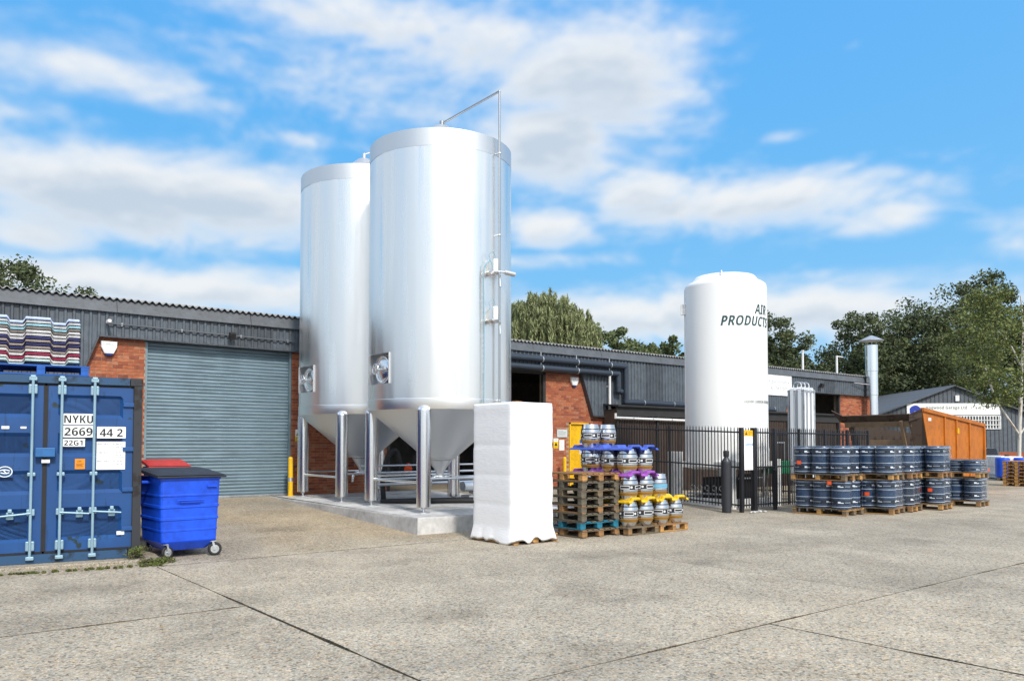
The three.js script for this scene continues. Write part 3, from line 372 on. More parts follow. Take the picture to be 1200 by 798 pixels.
      if (both) mesh('side_actuator', [rod([px - 0.04, Y(y) + 0.07, pz], [px + 0.12, Y(y) + 0.07, pz + 0.04], 0.02, 10), rod([px + 0.10, Y(y) + 0.07, pz + 0.035], [px + 0.34, Y(y) + 0.045, pz + 0.07], 0.05, 16), rod([px - 0.16, Y(y) + 0.05, pz + 0.0], [px, Y(y) + 0.05, pz], 0.026, 10)], M.steelDull, v);
    }
  } else mesh('vent_pipe', [rod([0, Y(rim) + 0.6, 0], [0, Y(rim) + 0.78, 0], 0.045, 14), rod([0, Y(rim) + 0.76, 0], [0.55, Y(rim) + 0.98, 0.35], 0.022, 10)], M.steelDull, t);
  return t;
}
makeTank('stainless tank with outside riser pipe and valves, standing at the front of the plinth', [9.55, 0.36, -14.5], 8.02, 3, true);
makeTank('plain stainless tank without riser pipe, standing between the piped tank and the shutter', [9.5, 0.40, -17.93], 8.24, 8, false);

// pipework and hoses on the plinth behind the legs
{
  const t = thing('pipe_manifold', 'low rack of steel pipes on the plinth behind the tank legs', 'pipes', [10.9, 0.39, -16.25]);
  for (const [y, z, r] of [[0.52, 0.0, 0.03], [0.66, -0.12, 0.025], [0.40, 0.14, 0.035], [0.82, -0.2, 0.02]]) mesh('pipe', [rod([-2.2, y, z], [1.4, y, z], r, 12)], M.steelDull, t);
  for (const x of [-2.0, -0.6, 1.2]) mesh('support', [box(0.05, 0.95, 0.05, x, 0.475, -0.3), box(0.04, 0.04, 0.55, x, 0.36, -0.05), box(0.14, 0.012, 0.14, x, 0.006, -0.3)], M.steelDull, t);
  mesh('pump', [rbox(0.5, 0.3, 0.3, 0.03, 0.75, 0.27, 0.35), cyl(0.12, 0.12, 0.34, 0.4, 0.3, 0.35, 0, 0, Math.PI / 2, 20), box(0.7, 0.06, 0.34, 0.65, 0.06, 0.35)], M.steelDull, t);
  one('rubber_hose', 'thick black rubber hose looped over the pipes between the tank cones', 'hose', [tube([[9.3, 0.44, -16.5], [9.35, 0.9, -16.62], [9.5, 1.4, -16.66], [9.72, 1.55, -16.66], [9.85, 1.2, -16.66], [10.0, 0.95, -16.66], [10.2, 1.2, -16.66], [10.3, 1.45, -16.66], [10.5, 0.9, -16.66], [10.6, 0.46, -16.6]], 0.06, 60, 10)], M.rubber);
  one('rubber_hose', 'black rubber hose lying in a loop on the plinth beneath the piped tank', 'hose', [tube([[8.95, 0.42, -16.0], [9.6, 0.43, -15.45], [10.3, 0.43, -15.1], [11.0, 0.43, -14.6], [11.35, 0.5, -14.1], [11.4, 0.8, -13.75], [11.3, 1.05, -13.7]], 0.06, 50, 10), tube([[9.2, 0.42, -16.0], [10.0, 0.43, -15.6], [10.9, 0.43, -15.2], [11.6, 0.43, -14.5], [11.75, 0.42, -13.8]], 0.05, 40, 10)], M.rubber);
  one('float_ball', 'bright orange ball hanging on the black hose between the cones', 'ball', [sph(0.1, 0, 0, 0, 18, 12), cyl(0.03, 0.03, 0.06, 0, 0.11, 0)], M.orangeTag, [10.0, 1.12, -16.56]);
}
// yellow steel bollards
{
  const prof = [[0.001, 0], [0.06, 0], [0.06, 0.93], [0.052, 0.965], [0.03, 0.985], [0.001, 0.99]];
  const mk = (label, pos, band) => { const b = thing('bollard', label, 'bollard', pos, 0, 'yellow steel bollards'); mesh('post', [lathe(prof, 20)], M.yellow, b); if (band) mesh('grey_band', [cyl(0.0615, 0.0615, 0.09, 0, 0.42, 0, 0, 0, 0, 20, true)], M.steelDull, b); mesh('base_plate', [cyl(0.1, 0.1, 0.012, 0, 0.007, 0, 0, 0, 0, 20)], M.yellow, b); };
  mk('yellow bollard with a grey band beside the roller shutter', [8.20, 0.405, -19.25], true);
  mk('yellow bollard at the far edge of the tank plinth near the dark bay', [12.22, 0.395, -17.9], false);
  mk('yellow bollard beside the wall notices and yellow door', [17.55, 0.31, -19.32], false);
}

// ---------------------------------------------------------------- shipping container, seen at its door end
const CT = [0, 0, 0];
{
  const ang = 9.0 * D2R, cr = [3.05, -12.5];                    // front corner, door end along local +x
  const ux = Math.cos(ang), uz = Math.sin(ang);
  const kerb = struct('kerb', [rbox(3.6, 0.14, 6.9, 0.02)], M.kerb); kerb.rotation.y = -ang; kerb.position.set(cr[0] - 1.55 * ux + 3.18 * uz, 0.0, cr[1] - 1.55 * uz - 3.18 * ux);
  const c = thing('shipping_container', 'blue steel shipping container with locking bars and white stencilled numbers', 'container', [cr[0] - 1.219 * ux, 0.072, cr[1] - 1.219 * uz], -ang);
  const W = 2.438, H = 2.591, L = 6.058;
  // frame
  for (const s of [-1, 1]) {
    mesh('corner_post', [box(0.11, H - 0.24, 0.1, s * (W / 2 - 0.056), H / 2, -0.051)], M.contDark, c);
    for (const y of [0.06, H - 0.06]) mesh('corner_casting', [rbox(0.165, 0.118, 0.178, 0.012, s * (W / 2 - 0.08), y, -0.089), cyl(0.032, 0.032, 0.004, s * (W / 2 - 0.08), y, 0.001, Math.PI / 2, 0, 0, 16)], M.contDark, c);
    // corrugated side wall
    const pos = [], uv = [], idx = []; let n = 0; for (let z = -0.15; z > -L + 0.1; z -= 0.278) for (const [d, o] of [[0, 0], [0.07, 0], [0.14, 0.036], [0.21, 0.036]]) { const x = s * (W / 2 - 0.01 - o); pos.push(x, 0.14, z - d, x, H - 0.06, z - d); uv.push(z - d, 0.14, z - d, H); if (n++) { const b = n * 2 - 4; idx.push(b, b + 2, b + 1, b + 1, b + 2, b + 3); } }
    mesh('side_wall', [raw(pos, uv, idx, false)], M.contBlue, c);
    mesh('side_rail', [box(0.06, 0.15, L - 0.3, s * (W / 2 - 0.032), 0.08, -L / 2), box(0.06, 0.07, L - 0.3, s * (W / 2 - 0.032), H - 0.04, -L / 2)], M.contBlueRail, c);
  }
  mesh('end_wall', [box(W - 0.02, H - 0.05, 0.05, 0, H / 2, -L + 0.03)], M.contBlue, c);
  mesh('roof', [box(W - 0.1, 0.03, L - 0.1, 0, H - 0.026, -L / 2)], M.contBlue, c);
  mesh('door_header', [box(W - 0.34, 0.105, 0.1, 0, H - 0.058, -0.056)], M.contBlueRail, c);
  mesh('door_sill', [box(W - 0.34, 0.12, 0.12, 0, 0.062, -0.062)], M.contBlueRail, c);
  // doors: frame and pressed panels with three shallow recesses each
  const door = (s) => {
    const x0 = s < 0 ? -1.10 : 0.022, x1 = s < 0 ? -0.022 : 1.10, w = x1 - x0, y0 = 0.155, y1 = H - 0.145, mx = (x0 + x1) / 2;
    const ys = [[y0, 0], [y0 + 0.14, 0], [y0 + 0.18, -0.03], [0.70, -0.03], [0.75, 0], [0.94, 0], [0.99, -0.03], [1.22, -0.03], [1.27, 0], [1.46, 0], [1.51, -0.03], [1.74, -0.03], [1.79, 0], [2.0, 0], [2.05, -0.03], [y1 - 0.16, -0.03], [y1 - 0.12, 0], [y1, 0]];
    const pos = [], uv = [], idx = [], xs = [[x0, 0], [x0 + 0.13, 0], [x0 + 0.17, 1], [x1 - 0.17, 1], [x1 - 0.13, 0], [x1, 0]];
    ys.forEach(([y, z], j) => xs.forEach(([x, k], i) => { pos.push(x, y, -0.045 + z * k * 1.5); uv.push(x, y); if (i && j) { const d = j * 6 + i; idx.push(d - 7, d - 6, d - 1, d - 1, d - 6, d); } }));
    const d = mesh('door', [raw(pos, uv, idx, false), box(w, y1 - y0, 0.02, mx, (y0 + y1) / 2, -0.10)], M.contBlue, c);
    mesh('gasket', [box(w + 0.02, 0.035, 0.03, mx, y1 + 0.018, -0.06), box(w + 0.02, 0.03, 0.03, mx, y0 - 0.016, -0.06), box(0.03, y1 - y0, 0.03, s < 0 ? x0 - 0.004 : x1 + 0.004, (y0 + y1) / 2, -0.062), box(0.028, y1 - y0, 0.028, s < 0 ? x1 + 0.008 : x0 - 0.008, (y0 + y1) / 2, -0.05)], M.gasket, d);
    for (const hy of [0.42, 0.98, 1.56, 2.2]) mesh('hinge', [rbox(0.20, 0.06, 0.03, 0.006, s * 1.07, hy, -0.025), rod([s * 1.165, hy - 0.05, -0.02], [s * 1.165, hy + 0.05, -0.02], 0.018)], M.contBlue, d);
    return d;
  };
  const dl = door(-1), dr = door(1);
  const bar = (x, dd, dir) => {
    const b = mesh('locking_bar', [rod([x, 0.07, 0.03], [x, H - 0.045, 0.03], 0.019, 14)], M.barBlue, dd);
    mesh('cam_keeper', [rbox(0.10, 0.05, 0.06, 0.01, x, H - 0.06, 0.02), rbox(0.07, 0.04, 0.05, 0.01, x, H - 0.03, 0.03)], M.barBlue, b); mesh('cam_keeper', [rbox(0.10, 0.05, 0.06, 0.01, x, 0.075, 0.02)], M.barBlue, b); for (const y of [H - 0.2, 0.24]) mesh('bar_guide', [rbox(0.11, 0.135, 0.05, 0.015, x, y, 0.0)], M.barBlue, b);
    for (const [y, q] of [[1.22, 0.05], [0.70, 0.09]]) mesh('bar_bracket', [rbox(0.10, q, 0.05, 0.01, x, y, 0.005)], M.barBlue, b);
    mesh('handle', [rod([x, 0.69, 0.05], [x + dir * 0.36, 0.66, 0.055], 0.013, 10), rbox(0.09, 0.10, 0.04, 0.01, x + dir * 0.24, 0.66, 0.0), rbox(0.05, 0.05, 0.05, 0.01, x + dir * 0.24, 0.73, 0.03)], M.barBlue, b);
  };
  bar(-0.93, dl, 1); bar(-0.155, dl, -1); bar(0.195, dr, 1); bar(0.60, dr, 1);
  mesh('lock_box', [rbox(0.24, 0.13, 0.1, 0.012, 0.005, 1.52, 0.02)], M.lockBlue, dl);
  const lettering = (w, h, txt, font, size, track = 0) => printMat(w, h, (g) => { g.fillStyle = '#e9ecec'; g.fillRect(0, 0, w, h); g.fillStyle = '#1a1d24'; g.font = font; g.textBaseline = 'middle'; g.textAlign = 'center'; g.setTransform(size, 0, 0, 1, w / 2, h / 2 + 2); g.fillText(txt, 0, 0); }, 0.55);
  const zf = -0.036;
  mesh('number_plate', [plate(0.385, 0.155, 0.006, 0.405, 1.985, zf)], lettering(256, 100, 'NYKU', 'bold 96px sans-serif', 0.98), dr);
  mesh('number_plate', [plate(0.385, 0.165, 0.006, 0.405, 1.812, zf)], lettering(256, 110, '2669', 'bold 104px sans-serif', 1.05), dr);
  mesh('number_plate', [plate(0.37, 0.165, 0.006, 0.822, 1.800, zf)], lettering(256, 110, '44 2', 'bold 104px sans-serif', 1.05), dr);
  mesh('number_plate', [plate(0.275, 0.11, 0.006, 0.35, 1.655, zf)], lettering(200, 80, '22G1', 'bold 76px sans-serif', 1.0), dr);
  mesh('weight_plate', [plate(0.37, 0.40, 0.006, 0.82, 1.47, zf)], printMat(256, 280, (g) => { g.fillStyle = '#e6e9ea'; g.fillRect(0, 0, 256, 280); g.fillStyle = '#2a2d33'; g.font = '21px sans-serif'; [['MAX.GROSS', '30,480 KG', 34], ['', '67,200 LB', 60], ['TARE WGT', '2,230 KG', 118], ['', '4,920 LB', 146], ['MAX.CARGO', '28,250 KG', 204], ['', '62,280 LB', 232]].forEach(([a, b, y]) => { g.fillText(a, 6, y); g.fillText(b, 140, y); }); g.fillRect(140, 156, 104, 3); }), dr);
  mesh('caution_sticker', [plate(0.125, 0.145, 0.006, 0.43, 1.355, zf)], printMat(64, 74, (g) => { g.fillStyle = '#e08a12'; g.fillRect(0, 0, 64, 74); g.fillStyle = '#3a1c08'; g.font = 'bold 16px sans-serif'; g.fillText('22G', 14, 24); g.fillRect(8, 34, 48, 4); g.fillRect(8, 44, 40, 4); g.fillRect(8, 54, 46, 4); }), dr);
  mesh('round_emblem', [plate(0.185, 0.155, 0.006, -0.465, 1.26, zf)], printMat(128, 108, (g) => { g.fillStyle = '#1b466f'; g.fillRect(0, 0, 128, 108); g.fillStyle = '#e6ecef'; g.beginPath(); g.ellipse(64, 54, 62, 52, 0, 0, 7); g.fill(); g.fillStyle = '#1b466f'; g.beginPath(); g.ellipse(64, 54, 54, 44, 0, 0, 7); g.fill(); g.strokeStyle = '#e6ecef'; g.lineWidth = 9; g.beginPath(); g.moveTo(24, 44); g.quadraticCurveTo(60, 26, 104, 46); g.moveTo(30, 62); g.quadraticCurveTo(64, 78, 100, 62); g.moveTo(50, 36); g.lineTo(80, 74); g.stroke(); }), dl);
  mesh('small_sticker', [plate(0.10, 0.055, 0.006, 0.96, 0.36, zf)], M.white, dr);
  mesh('small_sticker', [plate(0.10, 0.05, 0.006, 0.012, 1.40, 0.015)], M.white, dl);
  mesh('small_sticker', [plate(0.09, 0.04, 0.006, -0.47, 1.86, zf), plate(0.12, 0.02, 0.006, -0.64, 1.80, zf), plate(0.07, 0.03, 0.006, -0.26, 1.86, zf)], M.white, dl);
  CT[0] = c; 
  // things standing on the container
  const at = (lx, ly, lz) => { const v = new THREE.Vector3(lx, ly, lz).applyAxisAngle(new THREE.Vector3(0, 1, 0), -ang).add(c.position); return [v.x, v.y, v.z]; };
  CT[1] = at; CT[2] = -ang;
}

// ---------------------------------------------------------------- wooden pallets: boards, stringers and blocks as separate pieces
function makePallet(label, pos, turn, mats, w = 1.2, d = 1.0, name = 'wooden_pallet', group, seed = 1) {
  const r = rng(seed), t = thing(name, label, 'pallet', pos, turn, group), pick = (k) => Array.isArray(mats) ? mats[Math.floor(r() * mats.length)] : mats;
  const key = w + '_' + d; makePallet.g ||= {}; const G = makePallet.g[key] ||= { board: box(w, 0.02, 0.098), stringer: box(0.1, 0.02, d), block: box(0.1, 0.082, 0.13), wide: box(0.142, 0.082, 0.13), bottom: box(w, 0.02, 0.1) };
  const put = (n, g, m, x, y, z) => { const q = mesh(n, g, m, t); q.position.set(x, y, z); q.rotation.y = (r() - 0.5) * 0.012; return q; };
  for (let k = 0; k < 7; k++) put('top_board', G.board, pick(), 0, 0.134, mix(-d / 2 + 0.05, d / 2 - 0.05, k / 6));
  for (const x of [-w / 2 + 0.06, 0, w / 2 - 0.06]) put('stringer', G.stringer, pick(), x, 0.1135, 0);
  for (const x of [-w / 2 + 0.06, 0, w / 2 - 0.06]) for (const z of [-d / 2 + 0.066, 0, d / 2 - 0.066]) put('block', G.block, pick(), x, 0.0615, z);
  for (const z of [-d / 2 + 0.052, 0, d / 2 - 0.052]) put('bottom_board', G.bottom, pick(), 0, 0.0105, z);
  return t;
}
// moulded plastic keg dividers (locator boards): a sheet with flat-topped domes
function dividerGeo(w, d, bumpsX, bumpsZ, rx, rz, h) {
  const pos = [], uv = [], idx = [], nx = 56, nz = 24, f = (x, z) => { let y = 0; for (const bx of bumpsX) for (const bz of bumpsZ) { const q = Math.max(Math.abs(x - bx) / rx, Math.abs(z - bz) / rz); y = Math.max(y, h * clamp((1 - q) / 0.26)); } return y; };
  for (const th of [0, -0.012]) for (let j = 0; j <= nz; j++) for (let i = 0; i <= nx; i++) { const x = mix(-w / 2, w / 2, i / nx), z = mix(-d / 2, d / 2, j / nz), lip = (j === 0 || j === nz || i === 0 || i === nx) ? -0.03 : 0; pos.push(x, f(x, z) + th + lip, z); uv.push(x, z); if (i && j) { const o = th ? (nx + 1) * (nz + 1) : 0, q = o + j * (nx + 1) + i; idx.push(q, q - nx - 1, q - 1, q - 1, q - nx - 1, q - nx - 2); } }
  return raw(pos, uv, idx, false);
}
const plastic = (r, g, b) => std({ color: C(r, g, b), roughness: 0.5, map: rep(texGrunge, 2) });
{
  const [, at, turn] = CT, H = 2.592;
  const pcx = 0.05, pcz = -0.55;
  makePallet('bright blue painted pallet lying on the container roof', at(pcx - 0.12, H, pcz), turn, M.palletBlue, 1.2, 1.0, 'wooden_pallet', undefined, 4);
  const g = dividerGeo(1.04, 0.98, [-0.44, -0.07, 0.07, 0.44], [-0.40, 0.0, 0.40], 0.105, 0.2, 0.062);
  const cols = [[0.62, 0.80, 0.82, 'pale turquoise divider at the bottom of the stack on the blue pallet'], [0.80, 0.80, 0.80, 'white divider directly above the pale turquoise bottom one'], [0.42, 0.05, 0.12, 'crimson divider low in the stack on the blue pallet'], [0.80, 0.80, 0.80, 'white divider directly above the crimson one'], [0.42, 0.36, 0.34, 'beige grey divider beneath the lower navy one'], [0.06, 0.065, 0.20, 'lower of two navy dividers in the container-top stack'], [0.42, 0.36, 0.34, 'beige grey divider between the two navy ones'], [0.06, 0.065, 0.20, 'upper of two navy dividers in the container-top stack'], [0.80, 0.80, 0.82, 'white divider directly above the upper navy one'], [0.82, 0.82, 0.84, 'white divider directly beneath the brownish grey one'], [0.30, 0.27, 0.25, 'brownish grey divider high in the container-top stack'], [0.45, 0.74, 0.86, 'light turquoise divider under the white one near the stack top'], [0.82, 0.84, 0.86, 'white divider just under the pale blue top one'], [0.52, 0.62, 0.86, 'pale blue divider on top of the container-top stack']];
  const r = rng(9);
  cols.forEach(([cr, cg, cb, label], k) => { const p = at(pcx - 0.16 + (r() - 0.5) * 0.012, H + 0.144 + 0.026 + k * 0.0445, pcz + (r() - 0.5) * 0.012); one('keg_divider', label, 'divider', k ? g : g, plastic(cr, cg, cb), p, turn, 'dividers stacked on the container'); });
}

// ---------------------------------------------------------------- wheeled bins
function makeBin(label, spot, turn, body, lidMat, group) {
  const t = thing('waste_bin', label, 'bin', spot, turn, group), ring = (w, d, y, r = 0.05) => rectRing(w, d, r, y, 0, -d / 2 + 0.0, 3).map(([x, yy, z]) => [x, yy, z]);
  const W = 0.92, D = 1.06, rings = [], lv = [[0.235, 0.86, 0.0], [0.26, 0.88, 0], [0.40, 0.89, 0], [0.405, 0.905, 0.008], [0.43, 0.905, 0.008], [0.435, 0.895, 0], [0.56, 0.905, 0], [0.57, 0.93, 0.012], [0.60, 0.93, 0.012], [0.61, 0.91, 0], [0.74, 0.92, 0], [0.75, 0.945, 0.012], [0.785, 0.945, 0.012], [0.795, 0.925, 0], [0.91, 0.935, 0], [0.92, 0.955, 0.01], [0.94, 0.955, 0.01], [0.95, 0.94, 0], [1.15, 0.955, 0], [1.155, 0.985, 0.015], [1.20, 0.985, 0.015], [1.205, 0.95, 0]];
  for (const [y, k, o] of lv) rings.push(rectRing(W * k, D * (k + 0.02), 0.06, y, 0, -D / 2 + (0.96 - k) * 0.1, 3));
  const b = mesh('body', [loft(rings, true, false)], body, t);
  mesh('handle', [rod([-0.22, 0.86, 0.03], [0.18, 0.86, 0.03], 0.011, 8), rbox(0.3, 0.03, 0.03, 0.01, -0.02, 0.835, 0.012), rbox(0.15, 0.02, 0.03, 0.008, 0.30, 1.055, 0.012)], body, b);
  mesh('lift_trunnion', [rod([-0.56, 1.12, -0.5], [-0.44, 1.12, -0.5], 0.025, 12), rod([0.44, 1.12, -0.5], [0.58, 1.12, -0.5], 0.025, 12)], body, b);
  mesh('belly', [loft([rectRing(0.6, 0.7, 0.08, 0.12, 0, -0.5), rectRing(0.82, 0.92, 0.05, 0.25, 0, -0.5)], true, false)], body, b);
  // bowed lid, flat at the edge
  const pos = [], uv = [], idx = [], n = 14; for (let j = 0; j <= n; j++) for (let i = 0; i <= n; i++) { const u = i / n * 2 - 1, v = j / n * 2 - 1; pos.push(u * 0.50, 1.215 + 0.045 * (1 - v) + 0.03 * Math.sqrt(Math.max(0, 1 - Math.pow(Math.abs(v), 2.4))) * Math.pow(1 - Math.pow(Math.abs(u), 8), 0.5) + 0.012, -0.5 + v * 0.535); uv.push(u, v); if (i && j) { const d = j * (n + 1) + i; idx.push(d, d - n - 1, d - 1, d - 1, d - n - 1, d - n - 2); } }
  mesh('lid', [raw(pos, uv, idx, true), rbox(1.01, 0.03, 1.1, 0.012, 0, 1.245, -0.5, 0.08)], lidMat, t);
  for (const [x, z, a] of [[-0.33, -0.10, 0.4], [0.36, -0.10, -0.25], [-0.33, -0.88, 1.0], [0.36, -0.88, 0.2]]) {
    const w = new THREE.Group(); w.name = 'castor'; w.position.set(x, 0, z); w.rotation.y = a; t.add(w);
    mesh('tyre', [place(plain(new THREE.TorusGeometry(0.078, 0.024, 10, 28)), 0.03, 0.102, 0)], M.rubber, w);
    mesh('rim', [cyl(0.062, 0.062, 0.035, 0.03, 0.102, 0, Math.PI / 2, 0, 0, 24), cyl(0.02, 0.02, 0.07, 0.03, 0.102, 0, Math.PI / 2, 0, 0, 12)], M.galv, w);
    mesh('fork', [box(0.03, 0.13, 0.006, 0.015, 0.155, 0.037, 0, 0, 0.25), box(0.03, 0.13, 0.006, 0.015, 0.155, -0.037, 0, 0, 0.25), box(0.09, 0.012, 0.09, 0, 0.222, 0), cyl(0.03, 0.03, 0.03, 0, 0.235, 0)], M.galv, w);
  }
  return t;
}
makeBin('bright blue four-wheeled waste bin with a black lid beside the container', [3.70, 0.02, -12.28], 0.05, M.binBlue, M.binLid, 'wheeled waste bins');
makeBin('waste bin with a red lid standing behind the blue bin', [3.86, 0.125, -14.0], -0.1, M.binRed, M.binRed, 'wheeled waste bins').scale.set(0.66, 0.995, 0.8);

// ---------------------------------------------------------------- white stretch-wrapped load on its own pallet
makePallet('orange-brown wooden pallet under the tall white wrapped load', [8.98, 0.001, -11.22], Math.PI / 2, [M.wood, M.woodNew], 1.2, 1.0, 'wooden_pallet', undefined, 21);
{
  const rings = [], N = 128, Wd = 0.95, Dp = 1.16; const r = rng(2);
  const lv = []; for (let k = 0; k <= 60; k++) lv.push(-0.115 + 2.395 * k / 60);
  for (const y of lv) {
    const band = [0.51, 1.02, 1.54], crease = band.reduce((s, b) => s + Math.exp(-(((y - b) / 0.028) ** 2)), 0), skirt = Math.pow(clamp((0.14 - y) / 0.22), 1.2), topR = sstep(2.16, 2.28, y);
    const ring = []; for (let i = 0; i < N; i++) {
      const a = i / N * Math.PI * 2, ca = Math.cos(a), sa = Math.sin(a), k = 1 / Math.pow(Math.pow(Math.abs(ca), 18) + Math.pow(Math.abs(sa), 18), 1 / 18);
      const wr = 0.006 * (fbm(a * 5, y * 9, 4, 4) - 0.5) + 0.005 * (fbm(a * 14, y * 2.2, 7, 3) - 0.5);
      let s = 1 - 0.016 * crease + 0.008 * Math.sin((y % 0.515) / 0.515 * Math.PI) - 0.02 * topR * topR + skirt * (0.07 + 0.05 * fbm(a * 6, 1, 3, 2)) + wr;
      const low = y < -0.05 ? 0.12 * (fbm(a * 3.2, 3, 9, 2) - 0.6) : 0;
      ring.push([ca * k * Wd / 2 * s, y - low * 1.2, sa * k * Dp / 2 * s]);
    } rings.push(ring.reverse());
  }
  const topC = rings[rings.length - 1]; for (const s of [0.8, 0.5, 0.2, 0.02]) rings.push(topC.map(([x, y, z], i) => [x * s, 2.28 + 0.035 * (1 - s) + 0.01 * (fbm(x * 9 * s, z * 9 * s, 2, 3) - 0.5), z * s]));
  const g = mergeVertices(loft(rings, true, true).deleteAttribute('normal').deleteAttribute('uv'), 1e-4); g.computeVertexNormals();
  const w = thing('wrapped_load', 'tall load wrapped in opaque white film in front of the tank plinth', 'wrapped load', [8.94, 0.148, -11.22]);
  mesh('film_cover', [boxUV(plain(g))], M.wrap, w);
  const flaps = []; for (let k = 0; k < 4; k++) flaps.push(box(0.11, 0.008, 0.09, 0.1, 2.318 + 0.002 * k, 0.5 - 0.03 * k));
  mesh('board_scrap', [box(0.14, 0.012, 0.10, 0.02, 2.322, 0.1)], M.wood, w);
  for (const [x, y, z, a] of [[0.475, 0.52, 0.2, 0], [0.475, 1.03, 0.24, 0], [0.475, 1.55, 0.22, 0]]) mesh('hand_slot', [box(0.006, 0.012, 0.03, x, y, z), box(0.006, 0.012, 0.03, x, y, z + 0.09)], M.skipTan, w);
}
// ---------------------------------------------------------------- stack of eight empty pallets
{
  const px = 10.56, pz = -11.2, kinds = [[[M.woodGrey2, M.wood], 'weathered brown pallet at the bottom of the empty pallet stack'], [[M.tealWood, M.tealWood, M.woodGrey], 'teal painted pallet second from the ground in the empty stack'], [[M.woodGrey], 'grey weathered pallet directly above the teal painted one'], [[M.woodGrey, M.woodGrey2, M.wood], 'pallet with orange end blocks in the middle of the stack'], [[M.woodGrey], 'grey pallet directly above the one with orange blocks'], [[M.woodGrey, M.woodGrey2], 'grey pallet third from the top of the empty stack'], [[M.woodGrey], 'dark grey pallet directly under the orange-brown top pallet'], [[M.wood, M.wood, M.woodNew], 'orange-brown pallet on top of the empty pallet stack']];
  const r = rng(31);
  kinds.forEach(([m, label], k) => makePallet(label, [px + (r() - 0.5) * 0.03, 0.002 + k * 0.1462, pz + (r() - 0.5) * 0.03], Math.PI / 2 + (r() - 0.5) * 0.03, m, 1.14, 0.98, 'wooden_pallet', 'empty pallets in one stack', 40 + k));
}
// ---------------------------------------------------------------- steel casks on pallets with coloured dividers
const caskProto = (() => {
  const t = new THREE.Group(), h = 0.455;
  const p = [[0.001, 0.03], [0.10, 0.03], [0.135, 0.012], [0.142, 0.0], [0.150, 0.0], [0.153, 0.03], [0.163, 0.07], [0.176, 0.12], [0.180, 0.122], [0.1815, 0.130], [0.1800, 0.138], [0.183, 0.165], [0.1865, 0.170], [0.1865, 0.182], [0.183, 0.187], [0.1845, 0.225], [0.1845, 0.25], [0.183, 0.283], [0.1865, 0.288], [0.1865, 0.30], [0.183, 0.305], [0.178, 0.34], [0.168, 0.38], [0.158, 0.42], [0.155, 0.452], [0.150, 0.455], [0.143, 0.452], [0.138, 0.43], [0.10, 0.415], [0.03, 0.413], [0.03, 0.425], [0.001, 0.425]];
  mesh('shell', lathe(p, 36), M.caskSteel ||= std({ color: C(0.62, 0.63, 0.65), metalness: 1, roughness: 0.3, roughnessMap: texRough }), t);
  mesh('mustard_band', lathe([[0.1672, 0.086], [0.176, 0.12], [0.180, 0.122], [0.1815, 0.130], [0.1800, 0.138], [0.1806, 0.144]].map(([a, b]) => [a + 0.002, b]), 36), paint(0.32, 0.165, 0.025, 0.5), t);
  mesh('dark_band', [lathe([[0.1848, 0.195], [0.1860, 0.225], [0.1860, 0.25], [0.1848, 0.276]], 36)], printMat(1024, 64, (g) => { g.fillStyle = '#23252a'; g.fillRect(0, 0, 1024, 64); g.strokeStyle = '#e8eaec'; g.lineWidth = 8; for (let k = 0; k < 4; k++) { g.strokeRect(24 + k * 256, 12, 150, 40); g.fillStyle = '#dfe3e6'; g.fillRect(192 + k * 256, 16, 34, 30); } }), t);
  mesh('shoulder_band', [lathe([[0.1772, 0.352], [0.1725, 0.371]], 36)], paint(0.03, 0.033, 0.04, 0.5), t);
    return t;
})();
function cask(label, pos, turn, group, blue) { const c = caskProto.clone(); c.name = numbered('steel_cask'); c.position.set(...pos); c.rotation.y = turn; c.userData = { label, category: 'cask', group }; if (blue) { c.children[2].material = paint(0.16, 0.42, 0.62, 0.5);  } c.scale.setScalar(1.06); scene.add(c); return c; }
